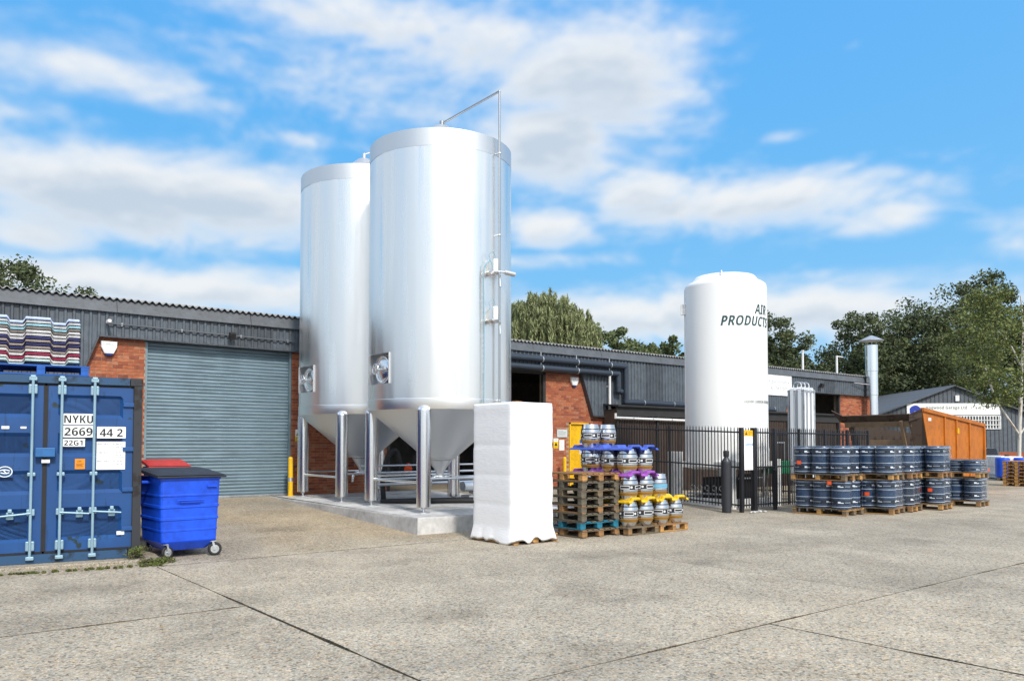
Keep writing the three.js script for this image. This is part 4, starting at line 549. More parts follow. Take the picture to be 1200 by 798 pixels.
{
  const r = rng(77), Z = -10.6, X = [11.25, 11.68, 12.13, 12.56], y0 = 0.1475, step = 0.455 * 1.06 + 0.0135;
  makePallet('brown pallet under the casks next to the empty pallet stack', [11.46, 0.002, -10.82], 0, [M.wood, M.woodGrey2], 0.86, 0.86, 'wooden_pallet', undefined, 61);
  makePallet('brown pallet under the yellow-topped casks nearest the railings', [12.35, 0.002, -10.83], 0.02, [M.wood, M.woodNew], 0.86, 0.86, 'wooden_pallet', undefined, 62);
  makePallet('brown pallet behind the empty stack, carrying the tallest casks', [11.86, 0.002, -12.0], 0, [M.woodGrey2, M.wood], 0.96, 0.86, 'wooden_pallet', undefined, 63);
  const G = 'steel casks stacked on pallets';
  const T = ['bottom-tier', 'second-tier', 'third-tier', 'top-tier'], who = (k, i, row) => 'steel cask, ' + T[k] + ', ' + ['next to the empty pallet stack', 'second along from the empty pallet stack', 'third along from the empty pallet stack', 'last one towards the railings'][i] + ', ' + row + ' row';
  X.forEach((x, i) => { cask(who(0, i, 'yard-side'), [x, y0, Z + (r() - 0.5) * 0.02], r() * 6, G); cask(who(0, i, 'inner'), [x, y0, Z - 0.42], r() * 6, G); });
  [0, 1].forEach((i) => { cask(who(1, i, 'yard-side'), [X[i], y0 + step, Z], r() * 6, G); cask(who(1, i, 'inner'), [X[i], y0 + step, Z - 0.42], r() * 6, G); });
  cask('steel cask with light blue bands alone on the yellow divider', [12.11, y0 + step, Z - 0.02], 2.1, undefined, true);
  [0, 1].forEach((i) => { cask(who(2, i, 'yard-side'), [X[i], y0 + 2 * step, Z - 0.01], r() * 6, G); cask(who(2, i, 'inner'), [X[i], y0 + 2 * step, Z - 0.43], r() * 6, G); });
  for (const x of [11.62, 12.1]) for (let k = 0; k < 4; k++) cask('steel cask on the rear pallet, ' + T[k] + ', ' + (x < 11.8 ? 'nearer the yellow door' : 'nearer the brown shed'), [x, y0 + k * step, -12.0], r() * 6, G);
  const dg = dividerGeo(0.87, 0.89, [-0.215, 0.215], [-0.40, 0, 0.40], 0.13, 0.09, 0.06), one2 = (label, c, x, k, z, group) => one('keg_divider', label, 'divider', dg, c, [x, y0 + k * step - 0.0008, z], (r() - 0.5) * 0.03, group);
  const yel = plastic(0.86, 0.54, 0.01), pur = plastic(0.36, 0.09, 0.50), blu = plastic(0.06, 0.12, 0.56);
  one2('yellow divider on the bottom casks next to the empty pallets', yel, 11.465, 1, -10.81, undefined);
  one2('yellow divider on the casks nearest the railings, carrying the blue-banded cask', yel, 12.345, 1, -10.81, undefined);
  one2('yellow divider on the bottom casks behind the empty pallets', yel, 11.86, 1, -12.0, undefined);
  one2('purple divider between the second and third tier of the front casks', pur, 11.465, 2, -10.81, undefined);
  one2('purple divider behind the empty pallets, under the casks by the yellow door', pur, 11.86, 2, -12.0, undefined);
  one2('blue divider lying on top of the front cask column with nothing on it', blu, 11.465, 3, -10.82, undefined);
  one2('blue divider carrying the two topmost casks', blu, 11.86, 3, -12.0, undefined);
}

// ---------------------------------------------------------------- white bulk gas tank with lettering
{
  const t = thing('gas_tank', 'tall white cylindrical gas tank with dark green lettering inside the railings', 'tank', [18.5, 0.0, -13.7]), R = 1.12;
  mesh('shell', lathe([[R - 0.2, 1.02], [R - 0.08, 1.05], [R, 1.12], [R, 6.02], [R - 0.025, 6.1], [R - 0.1, 6.16], [R - 0.2, 6.19], [R - 0.26, 6.28], [R - 0.31, 6.345], [0.5, 6.37], [0.001, 6.38]], 96), M.whiteSat, t);
  for (const [x, z] of [[-1.02, 0.92], [1.02, 0.92], [-1.02, -0.92], [1.02, -0.92]]) mesh('leg', [rbox(0.15, 1.3, 0.15, 0.01, x, 0.65, z)], M.white, t);
  for (const z of [0.92, -0.92]) mesh('base_beam', [box(1.88, 0.26, 0.08, 0, 0.14, z), box(1.88, 0.16, 0.08, 0, 1.16, z)], M.white, t);
  for (const x of [-1.02, 1.02]) mesh('base_beam', [box(0.08, 0.26, 1.68, x, 0.14, 0), box(0.08, 0.16, 1.68, x, 1.16, 0)], M.white, t);
  mesh('side_panel', [rbox(0.04, 1.5, 0.5, 0.01, -1.28, 0.76, -0.75), rbox(0.04, 0.03, 0.4, 0.01, -1.28, 0.03, -0.75)], M.white, t);
  for (const [a, s] of [[2.6, 1], [0.3, 1], [4.6, 1]]) mesh('lifting_lug', [box(0.10, 0.16, 0.03, Math.cos(a) * 0.86, 6.22, Math.sin(a) * 0.86, 0, -a), place(plain(new THREE.TorusGeometry(0.05, 0.016, 8, 16)), Math.cos(a) * 0.86, 6.33, Math.sin(a) * 0.86, 0, -a)], s ? M.white : M.steelDull, t);
  mesh('top_nozzle', [cyl(0.16, 0.16, 0.08, 0, 6.41, 0), cyl(0.09, 0.09, 0.05, 0, 6.47, 0)], M.steelDull, t);
  mesh('junction_box', [rbox(0.08, 0.3, 0.14, 0.01, -0.93, 5.45, -0.72, 0, 0.6), rod([-0.88, 5.3, -0.70], [-0.88, 1.2, -0.70], 0.016)], M.white, t);
  const gear = []; for (let k = 0; k < 6; k++) gear.push(rod([-0.72 + k * 0.02, 0.18, 0.62 - k * 0.24], [-0.72 + k * 0.02, 0.55, 0.62 - k * 0.24], 0.028, 8), place(plain(new THREE.TorusGeometry(0.07, 0.014, 6, 16)), -0.74, 0.52, 0.62 - k * 0.24, 0, Math.PI / 2));
  gear.push(rod([-0.72, 0.36, -0.75], [-0.72, 0.36, 0.7], 0.03), rod([-0.6, 0.8, 0.82], [0.6, 0.8, 0.82], 0.025), rod([0.45, 0.15, 0.84], [0.45, 1.9, 0.95], 0.03), rod([0.62, 0.15, 0.84], [0.62, 1.6, 0.95], 0.02));
  mesh('valve_gear', gear, M.steelDull, t);
  mesh('control_cabinet', [rbox(0.5, 0.7, 0.25, 0.02, 0.1, 0.55, 0.60), rbox(0.9, 0.6, 0.7, 0.02, -0.05, 0.5, -0.1)], M.black, t);
  // lettering bent round the shell; the words sit at the angle where the photograph shows them
  const bent = (txt, size, y, aMid, slant, start) => { const g = new TextGeometry(txt, { font, size, depth: 0.004, curveSegments: 3 }); g.computeBoundingBox(); const w = g.boundingBox.max.x, q = plain(g), p = q.attributes.position; const out = []; for (let i = 0; i < p.count; i++) { const x = 0.86 * p.getX(i) + slant * p.getY(i) + (start === undefined ? -w / 2 : start), a = aMid - x / R, rr = R + 0.002 + p.getZ(i); p.setXYZ(i, Math.cos(a) * rr, y + p.getY(i), Math.sin(a) * rr); } q.computeVertexNormals(); return q; };
  const ink = paint(0.012, 0.062, 0.075, 0.5), grey = paint(0.3, 0.32, 0.33, 0.6), A0 = 123 * D2R;           // angle facing the yard; text runs to the right (smaller angle)
  mesh('lettering', [bent('PRODUCTS', 0.262, 4.86, 151 * D2R, 0.2, 0.0), bent('AIR', 0.262, 5.19, 151 * D2R, 0.2, 0.98)], ink, t);
  mesh('small_lettering', [bent('LIQUID CARBON DIOXIDE', 0.075, 2.80, 120 * D2R, 0, 0.0)], grey, t);
}
// ---------------------------------------------------------------- black railings round the gas tank
{
  const f = thing('railing_fence', 'black steel vertical-bar railings round the white gas tank', 'fence', [17.0, 0, -12.15]);
  const barG = join([box(0.018, 2.0, 0.018, 0, 1.1, 0), cyl(0.009, 0.001, 0.05, 0, 2.125, 0, 0, Math.PI / 4, 0, 4)]);
  const run = (x0, z0, x1, z1, skip) => { const L = Math.hypot(x1 - x0, z1 - z0), n = Math.floor(L / 0.098), a = Math.atan2(-(z1 - z0), x1 - x0); for (let k = 1; k < n; k++) { const t = k / n; if (skip && skip(t)) continue; const m = mesh('bar', barG, M.fence, f); m.position.set(mix(x0, x1, t), rise(17 + mix(x0, x1, t), -12.15 + mix(z0, z1, t)), mix(z0, z1, t)); } const h0 = rise(17 + x0, -12.15 + z0), h1 = rise(17 + x1, -12.15 + z1); for (const y of [2.0, 1.12, 0.17]) mesh('rail', [rod([x0, y + h0, z0 + 0.0], [x1, y + h1, z1], 0.02, 4)], M.fence, f); };
  run(0, 0, 0, -4.6); run(0, 0, 0.52, 0); run(0.52, 0, 1.45, 0.0); run(1.45, 0, 6.3, 0.0); run(6.3, 0, 6.3, -4.6);
  for (const [x, z, w] of [[0, 0, 0.09], [0, -2.3, 0.06], [0, -4.6, 0.06], [0.52, 0.01, 0.13], [1.45, 0.0, 0.08], [2.6, 0, 0.07], [3.9, 0, 0.06], [5.1, 0, 0.06], [6.3, 0, 0.06]]) mesh('post', [rbox(w, 2.12, w, 0.008, x, 1.06 + rise(17 + x, -12.15 + z), z)], M.fence, f);
  mesh('latch', [rbox(0.12, 0.16, 0.07, 0.01, 1.40, 1.05, 0.05), rod([1.36, 1.05, 0.08], [1.25, 1.05, 0.08], 0.012)], M.fence, f);
  const s = thing('hazard_sign', 'white notice with yellow warning header fixed to the railings', 'sign', [17.26, 1.56, -12.115]);
  mesh('board', [plate(0.36, 1.0, 0.006)], printMat(160, 444, (g) => { g.fillStyle = '#f2f4f4'; g.fillRect(0, 0, 160, 444); g.fillStyle = '#f0b414'; g.fillRect(0, 0, 160, 66); g.fillStyle = '#20201c'; g.beginPath(); g.moveTo(40, 10); g.lineTo(64, 54); g.lineTo(16, 54); g.fill(); g.fillStyle = '#f0b414'; g.fillRect(38, 26, 5, 14); g.fillRect(38, 44, 5, 5); g.fillStyle = '#7a4a10'; g.font = 'bold 18px sans-serif'; g.fillText('LIQUID', 80, 30); g.fillText('GAS', 80, 54); g.fillStyle = '#444a4e'; g.font = '15px sans-serif'; g.fillText('KEEP CLEAR', 34, 112); g.fillStyle = '#2f7fc0'; g.font = 'bold 34px sans-serif'; g.fillText('AIR', 20, 172); g.fillText('PROD', 74, 172); g.font = '14px sans-serif'; g.fillText('24 HOURS', 46, 200); }), s);
  const stones = rng(8), gs = []; for (let k = 0; k < 9; k++) gs.push(sph(0.035 + 0.03 * stones(), 17.0 + stones() * 0.75, 0.018, -12.0 + stones() * 0.18, 7, 5, 0.6));
  const rub = mesh('stones', gs, M.plinth); rub.userData = { kind: 'stuff', label: 'small pale stones at the foot of the railing posts', category: 'stones' };
  const gc = thing('gas_cylinder', 'dark grey gas cylinder with a guard cap outside the railings', 'gas cylinder', [16.62, 0.006, -12.32]);
  mesh('bottle', lathe([[0.001, 0.0], [0.105, 0.0], [0.115, 0.02], [0.115, 1.22], [0.10, 1.30], [0.06, 1.36], [0.045, 1.38], [0.045, 1.42]], 28), paint(0.03, 0.032, 0.04, 0.4), gc);
  mesh('guard_cap', [lathe([[0.05, 1.38], [0.07, 1.40], [0.075, 1.52], [0.06, 1.545], [0.001, 1.55]], 20)], M.black, gc);
}
// ambient vaporiser: finned tubes with looped headers
{
  const t = thing('vaporiser', 'tall silvery finned vaporiser rack behind the railings', 'vaporiser', [21.85, 0, -13.45]); t.scale.set(0.7, 1, 0.8);
  for (let i = 0; i < 3; i++) for (let j = 0; j < 2; j++) { const x = -0.30 + i * 0.30, z = -0.16 + j * 0.32; const g = [cyl(0.022, 0.022, 2.9, x, 2.02, z)]; for (let k = 0; k < 8; k++) { const a = k * Math.PI / 4; g.push(box(0.125, 2.78, 0.008, x + Math.cos(a) * 0.078, 2.02, z + Math.sin(a) * 0.078, 0, -a)); if (k % 2 === 0) g.push(box(0.13, 2.7, 0.008, x + Math.cos(a) * 0.142, 2.02, z + Math.sin(a) * 0.142, 0, Math.PI / 2 - a)); } mesh('fin_tube', g, M.galvWhite ||= std({ color: C(0.82, 0.85, 0.88), roughness: 0.45 }), t); }
  for (let i = 0; i < 3; i++) mesh('header_loop', [tube([[-0.30 + i * 0.30, 3.42, 0.16], [-0.30 + i * 0.30, 3.52, 0.14], [-0.30 + i * 0.30, 3.57, 0.0], [-0.30 + i * 0.30, 3.52, -0.14], [-0.30 + i * 0.30, 3.42, -0.16]], 0.022, 14, 8)], M.steelDull, t);
  mesh('frame', [...[[-0.4, -0.32], [0.4, -0.32], [-0.4, 0.32], [0.4, 0.32]].map(([x, z]) => box(0.05, 3.34, 0.05, x, 1.67, z)), ...[0.7, 3.3].flatMap((y) => [box(0.84, 0.04, 0.02, 0, y, 0.35), box(0.84, 0.04, 0.02, 0, y, -0.35), box(0.02, 0.04, 0.68, 0.42, y, 0), box(0.02, 0.04, 0.68, -0.42, y, 0)])], M.galv, t);
  const h = thing('green_locker', 'small green metal locker behind the railing gate', 'locker', [19.95, 0.0, -13.1]); mesh('cabinet', [rbox(0.8, 0.35, 0.4, 0.015, 0, 1.06, 0)], M.green, h); mesh('stand', [box(0.04, 0.9, 0.04, -0.36, 0.45, 0.16), box(0.04, 0.9, 0.04, 0.36, 0.45, 0.16), box(0.04, 0.9, 0.04, -0.36, 0.45, -0.16), box(0.04, 0.9, 0.04, 0.36, 0.45, -0.16)], M.darkTrim, h); mesh('pipe_frame', [rod([-0.3, 1.2, 0.1], [-0.3, 1.75, 0.1], 0.02), rod([-0.3, 1.75, 0.1], [0.3, 1.75, 0.1], 0.02), rod([0.3, 1.75, 0.1], [0.3, 1.2, 0.1], 0.02)], M.galv, h);
}

// ---------------------------------------------------------------- film-wrapped loads of small kegs
const kegPrint = printMat(1024, 64, (g) => { g.fillStyle = '#131c2a'; g.fillRect(0, 0, 1024, 64); for (let k = 0; k < 3; k++) { g.fillStyle = '#e9eef2'; g.fillRect(30 + k * 341, 14, 46, 30); g.fillRect(66 + k * 341, 30, 60, 14); g.fillStyle = '#9fb0c0'; for (let q = 0; q < 7; q++) g.fillRect(150 + k * 341 + q * 18, 24, 12, 14); } }, 0.4);
const kegTones = [[0.012, 0.026, 0.055], [0.022, 0.048, 0.095], [0.02, 0.03, 0.048]].map((k) => std({ color: C(...k), roughness: 0.4, map: texGrunge }));
const kegProto = (() => {
  const t = new THREE.Group(), R = 0.226;
  const prof = [[0.001, 0.03], [0.19, 0.03], [0.20, 0.0], [0.212, 0.0], [0.216, 0.03], [0.219, 0.045]];
  for (const y of [0.05, 0.26, 0.445, 0.625]) prof.push([R - 0.005, y - 0.012], [R + 0.004, y - 0.005], [R + 0.004, y + 0.005], [R - 0.005, y + 0.012]);
  prof.push([0.216, 0.64], [0.21, 0.67], [0.198, 0.67], [0.19, 0.62], [0.04, 0.625], [0.001, 0.625]);
  mesh('shell', lathe(prof, 32), std({ color: C(0.018, 0.046, 0.10), roughness: 0.3 }), t);
  for (const y of [0.05, 0.26, 0.445, 0.625]) mesh('steel_ring', [lathe([[R + 0.0048, y - 0.006], [R + 0.0056, y], [R + 0.0048, y + 0.006]], 32)], M.kegRing ||= paint(0.66, 0.71, 0.76, 0.35), t);
  for (const y of [0.155, 0.535]) mesh('print_band', [lathe([[R - 0.003, y - 0.045], [R - 0.003, y + 0.045]], 32)], [kegPrint, kegPrint][0], t);
  return t;
})();
{
  const r = rng(123), KH = 0.672, PH = 0.158;
  const load = (x, z, y, turn, tall, what, seed, tagPos) => {
    const c = Math.cos(turn), s = Math.sin(turn), at = (lx, lz) => [x + lx * c + lz * s, z - lx * s + lz * c];
    makePallet('pale wooden pallet under the ' + what, [x, y + 0.002, z], turn + Math.PI / 2, [M.woodNew, M.wood, M.woodGrey2], 1.4, 0.92, 'wooden_pallet', undefined, seed).scale.y = 1.08;
    for (let i = 0; i < 2; i++) for (let j = 0; j < 3; j++) { const [kx, kz] = at(-0.233 + i * 0.466, -0.466 + j * 0.466); const q = kegProto.clone(); q.name = numbered('beer_keg'); q.position.set(kx, y + PH, kz); q.scale.y = tall; q.rotation.y = r() * 6.28; if (r() < 0.35) q.children[0].material = kegTones[Math.floor(r() * 3)]; q.position.x += (r() - 0.5) * 0.012; q.userData = { label: 'blue keg, ' + ['cask', 'skip'][i] + ' side, ' + ['wall end', 'middle', 'yard end'][j] + ', in the ' + what, category: 'keg', group: 'kegs in the ' + what }; scene.add(q); }
    const h = KH * tall, rings = [], N = 64; for (let k = 0; k <= 24; k++) { const yy = -0.02 + (h + 0.02) * k / 24; const ring = []; for (let i = 0; i < N; i++) { const a = i / N * 2 * Math.PI, ca = Math.cos(a), sa = Math.sin(a), q = 1 / Math.pow(Math.abs(ca) ** 9 + Math.abs(sa) ** 9, 1 / 9), w = 1 + 0.012 * (fbm(a * 4 + seed, yy * 8, 2, 3) - 0.5); ring.push([ca * q * 0.482 * w, yy, sa * q * 0.716 * w]); } rings.push(ring.reverse()); }
    const last = rings[rings.length - 1]; for (const s2 of [0.94, 0.85]) rings.push(last.map(([a, b, cc], i) => [a * s2, h + 0.006 + 0.01 * fbm(a * 12, cc * 12, 4, 2), cc * s2]));
    const g = mergeVertices(loft(rings, false, true).deleteAttribute('normal').deleteAttribute('uv'), 1e-4); g.computeVertexNormals();
    const f = thing('film_wrap', 'clear stretch film round the ' + what, 'film', [x, y + PH, z], turn); mesh('sleeve', [boxUV(plain(g))], M.film, f);
    if (tagPos) mesh('orange_tag', [box(0.11, 0.09, 0.004, 0, 0, 0, 0, tagPos[3] === undefined ? -Math.PI / 2 : tagPos[3]).translate(tagPos[0], tagPos[1], tagPos[2])], M.orangeTag, f);
    return h + PH;
  };
  // each stack is given by the corner of its pallets that juts into the yard
  const stack = (x, z, turn, names, tall, seed, tags) => { const c = Math.cos(turn), s = Math.sin(turn); let y = 0; names.forEach((n, k) => { y += load(x + 0.47 * c - 0.7 * s + (r() - 0.5) * 0.04, z - 0.47 * s - 0.7 * c + (r() - 0.5) * 0.03, y, turn + (r() - 0.5) * 0.02, tall[k], n, seed + k, tags[k]); }); };
  stack(18.02, -9.95, 0.06, ['lower wrapped load by the railing gate', 'upper wrapped load by the railing gate'], [1, 1], 70, [[-0.50, 0.62, 0.30], [-0.50, 0.27, -0.45]]);
  stack(19.26, -9.45, 0.16, ['lower wrapped load under the vaporiser', 'upper wrapped load under the vaporiser'], [1, 1], 80, [[-0.50, 0.33, 0.1], null]);
  stack(20.36, -9.50, 0.16, ['lower wrapped load mid-row', 'upper wrapped load mid-row'], [1, 1], 84, [null, null]);
  stack(21.63, -9.32, 0.14, ['lower wrapped load before the orange skip', 'upper wrapped load before the orange skip'], [1, 1], 90, [[-0.50, 0.36, 0.42], null]);
  stack(23.54, -9.16, 0.12, ['lower wrapped load ending the row', 'half-height wrapped load ending the row'], [0.92, 0.52], 95, [null, [0.3, 0.06, 0.73, 0.001]]);
}
// ---------------------------------------------------------------- big orange skip with a dark flared mouth
{
  const t = thing('skip', 'large orange steel skip with rusty dark brown open end', 'skip', [27.6, 0, -12.5], 0.06);
  const L = 5.9, Wd = 2.5, top = (x) => mix(2.90, 2.46, x / L), sideY = (x0, y0, x1, y1) => 0;
  const side = (z, n) => { const s = poly([[0.95, 0.25], [L - 0.35, 0.25], [L, top(L)], [0, top(0)]], 0.05); return s.translate(0, 0, z); };
  mesh('side_panel', [boxUV(side(-0.05))], M.orange, t); mesh('side_panel', [boxUV(side(-Wd).scale(1, 0.86, 1))], M.skipDark, t);  // far panel coloured dark to imitate the shade inside the skip
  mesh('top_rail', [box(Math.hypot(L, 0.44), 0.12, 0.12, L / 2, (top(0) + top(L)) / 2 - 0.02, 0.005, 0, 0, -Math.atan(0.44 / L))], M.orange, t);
  mesh('shade_lining', [box(L - 1.4, 2.0, 0.03, L / 2 + 0.4, 1.35, -0.075), box(0.03, 2.0, Wd - 0.2, L - 0.13, 1.3, -Wd / 2)], M.skipDark, t);  // dark sheets over the orange inner faces, painting in the interior shade
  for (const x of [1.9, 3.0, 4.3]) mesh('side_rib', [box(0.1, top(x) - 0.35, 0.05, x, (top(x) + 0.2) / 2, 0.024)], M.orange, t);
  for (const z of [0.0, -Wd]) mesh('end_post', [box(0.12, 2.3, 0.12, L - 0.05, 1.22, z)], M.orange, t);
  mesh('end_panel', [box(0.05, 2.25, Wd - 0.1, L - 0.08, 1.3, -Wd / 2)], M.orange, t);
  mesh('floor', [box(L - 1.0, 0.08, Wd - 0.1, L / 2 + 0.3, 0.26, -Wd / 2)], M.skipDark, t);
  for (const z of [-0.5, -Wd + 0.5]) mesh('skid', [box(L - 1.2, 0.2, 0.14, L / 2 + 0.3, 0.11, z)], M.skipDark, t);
  mesh('number_plate', [plate(0.24, 0.11, 0.006, 0.62, 2.56, 0.006)], M.white, t); mesh('lug', [box(0.09, 0.2, 0.08, 3.0, 2.2, 0.06)], M.yellow, t);
  // mouth at the near end: rim plates flared outwards, a tan lip and sloping cheeks
  const quad = (a, b, c, d) => { const g = raw([...a, ...b, ...c, ...d], null, [0, 1, 2, 0, 2, 3], false), n = new THREE.Vector3().fromBufferAttribute(g.attributes.normal, 0).multiplyScalar(0.05); const h = loft([[a, b, c, d], [a, b, c, d].map(([x, y, z]) => [x - n.x, y - n.y, z - n.z])], true, false); return h; };
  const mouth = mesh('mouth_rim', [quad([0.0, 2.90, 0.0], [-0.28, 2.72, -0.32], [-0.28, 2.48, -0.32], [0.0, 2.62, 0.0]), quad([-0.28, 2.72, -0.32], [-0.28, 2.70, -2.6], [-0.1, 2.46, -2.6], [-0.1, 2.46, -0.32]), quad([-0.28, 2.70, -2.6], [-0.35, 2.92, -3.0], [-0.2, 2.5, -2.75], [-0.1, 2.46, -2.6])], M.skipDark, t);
  mesh('lip', [box(0.05, 0.2, 2.3, -0.11, 2.40, -1.46, 0, 0, 0.25)], M.skipTan, mouth);
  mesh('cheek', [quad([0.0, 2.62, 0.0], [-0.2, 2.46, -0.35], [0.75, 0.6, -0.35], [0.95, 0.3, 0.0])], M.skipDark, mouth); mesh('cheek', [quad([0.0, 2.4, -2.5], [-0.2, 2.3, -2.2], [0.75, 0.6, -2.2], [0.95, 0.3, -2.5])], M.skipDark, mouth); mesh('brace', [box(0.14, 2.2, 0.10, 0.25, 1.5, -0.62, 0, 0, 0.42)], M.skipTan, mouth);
  mesh('inner_board', [box(0.08, 0.5, 1.6, 0.35, 1.62, -1.5), box(0.06, 0.9, 2.3, 0.9, 0.75, -1.25)], M.skipTan, t);
}
// blue drums and a pile of new pallets beyond the skip
{
  const g = lathe([[0.001, 0], [0.27, 0], [0.285, 0.02], [0.29, 0.06], [0.29, 0.28], [0.297, 0.30], [0.29, 0.32], [0.29, 0.60], [0.297, 0.62], [0.29, 0.64], [0.29, 0.87], [0.275, 0.91], [0.24, 0.93], [0.23, 0.92], [0.001, 0.92]], 30);
  const drum = (x, z, label, lid) => { const t = thing('plastic_drum', label, 'drum', [x, 0.147, z], 0, 'blue plastic drums'); mesh('barrel', g, M.drumBlue, t); mesh('bung', [cyl(0.04, 0.04, 0.03, 0.15, 0.935, 0.05)], lid, t); };
  makePallet('flat grey pallet under the blue drums', [42.3, 0.002, -15.0], 0.2, M.woodGrey, 1.6, 1.1, 'wooden_pallet', undefined, 301);
  drum(42.72, -14.82, 'blue plastic drum with a black bung standing clear of the film', M.black); drum(41.9, -15.28, 'blue plastic drum half behind the last wrapped keg load', M.white); drum(42.4, -15.5, 'blue plastic drum at the back of the grey pallet', M.white);
  const r = rng(5); for (let k = 0; k < 7; k++) makePallet(['bottom pallet of the new yellow pine stack by the hedge', 'second pallet of the new yellow pine stack by the hedge', 'third pallet of the new yellow pine stack by the hedge', 'fourth pallet up in the new yellow pine stack by the hedge', 'fifth pallet up in the new yellow pine stack by the hedge', 'pallet under the topmost one of the new yellow pine stack', 'topmost pallet of the new yellow pine stack by the hedge'][k], [37.15, 0.002 + k * 0.1465, -12.85 + (r() - 0.5) * 0.03], 0.0 + (r() - 0.5) * 0.03, M.woodNew, 1.2, 1.0, 'wooden_pallet', 'new pallets stacked by the hedge', 310 + k);
  const tank = thing('water_container', 'long low white plastic container behind the blue drums', 'container', [44.6, 0, -16.4], 0.6); mesh('body', [rbox(4.2, 0.95, 1.0, 0.08, 0, 0.65, 0, 0, 0, 0, 2)], M.white, tank); mesh('base_frame', [box(4.3, 0.12, 1.1, 0, 0.11, 0)], M.galv, tank); mesh('strap', [box(4.25, 0.05, 1.05, 0, 0.6, 0.02)], M.galv, tank); mesh('cap', [cyl(0.1, 0.1, 0.08, -1.2, 1.16, 0)], M.black, tank);
}
// ---------------------------------------------------------------- fittings on the warehouse front
{
  const P = WZ + 0.004;
  const alarm = (x, y, label) => { const t = thing('alarm_box', label, 'alarm box', [x, y, P], 0, 'white alarm boxes'); const s = poly([[-0.155, 0.14], [0.155, 0.14], [0.15, 0.02], [0.085, -0.115], [-0.085, -0.115], [-0.15, 0.02]], 0.06, 0.012); mesh('case', [s.translate(0, 0, 0.012)], M.white, t); mesh('blue_lens', [rbox(0.15, 0.06, 0.07, 0.015, 0, -0.14, 0.042)], paint(0.01, 0.03, 0.18, 0.3), t); mesh('name_strip', [plate(0.2, 0.03, 0.004, 0, 0.095, 0.088)], printMat(160, 24, (g) => { g.fillStyle = '#e8ebea'; g.fillRect(0, 0, 160, 24); g.fillStyle = '#6d787c'; g.font = 'bold 18px sans-serif'; g.fillText('SECURITY', 26, 19); }), t); };
  alarm(4.07, 3.86, 'white alarm box on the brick between shutter and slanted cladding'); alarm(18.30, 3.80, 'white alarm box on the brick above the yellow door');
  const sign = (name, label, x, y, w, h, cw, ch, draw, z = P) => { const m = one(name, label, 'sign', [plate(w, h, 0.008)], printMat(cw, ch, draw), [x, y, z + 0.008]); return m; };
  sign('warning_sign', 'small white and yellow warning sign on the brick beside the shutter', 8.60, 1.94, 0.19, 0.30, 96, 150, (g) => { g.fillStyle = '#eef0ee'; g.fillRect(0, 0, 96, 150); g.fillStyle = '#e9c21c'; g.fillRect(0, 92, 96, 58); g.fillStyle = '#24231c'; g.beginPath(); g.moveTo(48, 10); g.lineTo(86, 80); g.lineTo(10, 80); g.fill(); g.fillStyle = '#e9c21c'; g.beginPath(); g.moveTo(48, 24); g.lineTo(74, 73); g.lineTo(22, 73); g.fill(); g.fillStyle = '#24231c'; g.fillRect(45, 40, 6, 20); g.fillRect(45, 64, 6, 5); g.fillRect(12, 104, 70, 5); g.fillRect(12, 116, 60, 5); g.fillRect(12, 128, 66, 5); });
  sign('notice_board', 'grey framed notice on the brick beside the yellow door', 17.78, 2.07, 0.47, 0.27, 128, 74, (g) => { g.fillStyle = '#c6cccb'; g.fillRect(0, 0, 128, 74); g.strokeStyle = '#8b9292'; g.lineWidth = 4; g.strokeRect(2, 2, 124, 70); g.fillStyle = '#7c8485'; for (let k = 0; k < 5; k++) g.fillRect(14, 14 + k * 10, 60 + (k * 37) % 40, 3); });
  sign('warning_sign', 'small yellow and white warning notice left of the white paper', 17.50, 1.74, 0.21, 0.32, 64, 96, (g) => { g.fillStyle = '#f0f0ea'; g.fillRect(0, 0, 64, 96); g.fillStyle = '#e6bd12'; g.fillRect(0, 30, 64, 66); g.fillStyle = '#24231c'; g.beginPath(); g.moveTo(32, 36); g.lineTo(54, 72); g.lineTo(10, 72); g.fill(); g.fillRect(10, 80, 44, 4); g.fillRect(8, 10, 46, 5); }).userData.label = 'small yellow and white warning notice under the grey notice';
  sign('paper_notice', 'white paper notice on the brick under the grey framed one', 17.76, 1.68, 0.22, 0.34, 64, 96, (g) => { g.fillStyle = '#eceeee'; g.fillRect(0, 0, 64, 96); g.fillStyle = '#8d9496'; for (let k = 0; k < 9; k++) g.fillRect(8, 10 + k * 9, 30 + (k * 23) % 18, 2); });
  sign('door_notice', 'blue, red and white safety notice on the yellow door', 18.72, 1.62, 0.26, 0.50, 84, 160, (g) => { g.fillStyle = '#e6e8ea'; g.fillRect(0, 0, 84, 160); g.fillStyle = '#2a62b0'; g.fillRect(0, 0, 84, 42); g.fillStyle = '#c62a26'; g.fillRect(0, 50, 84, 34); g.fillStyle = '#2a62b0'; g.beginPath(); g.arc(24, 110, 18, 0, 7); g.fill(); g.fillStyle = '#d8a81c'; g.fillRect(48, 92, 30, 30); g.fillStyle = '#555'; g.fillRect(8, 138, 66, 4); g.fillRect(8, 148, 50, 4); }, WZ - 0.025);
  // public entrance board
  const pe = thing('entrance_sign', 'white board sign with grey lettering high on the cladding behind the gas tank', 'sign', [30.0, 4.22, WZ + 0.17]); mesh('board', [plate(1.95, 0.88, 0.02)], printMat(512, 232, (g) => { g.fillStyle = '#f4f6f6'; g.fillRect(0, 0, 512, 232); g.fillStyle = '#6a7478'; g.font = '58px sans-serif'; g.textAlign = 'center'; g.fillText('Public Entrance', 262, 102); g.fillText('At The Front', 262, 172); }), pe); mesh('batten', [box(1.8, 0.04, 0.03, 0, 0.3, -0.022), box(1.8, 0.04, 0.03, 0, -0.3, -0.022)], M.galv, pe);
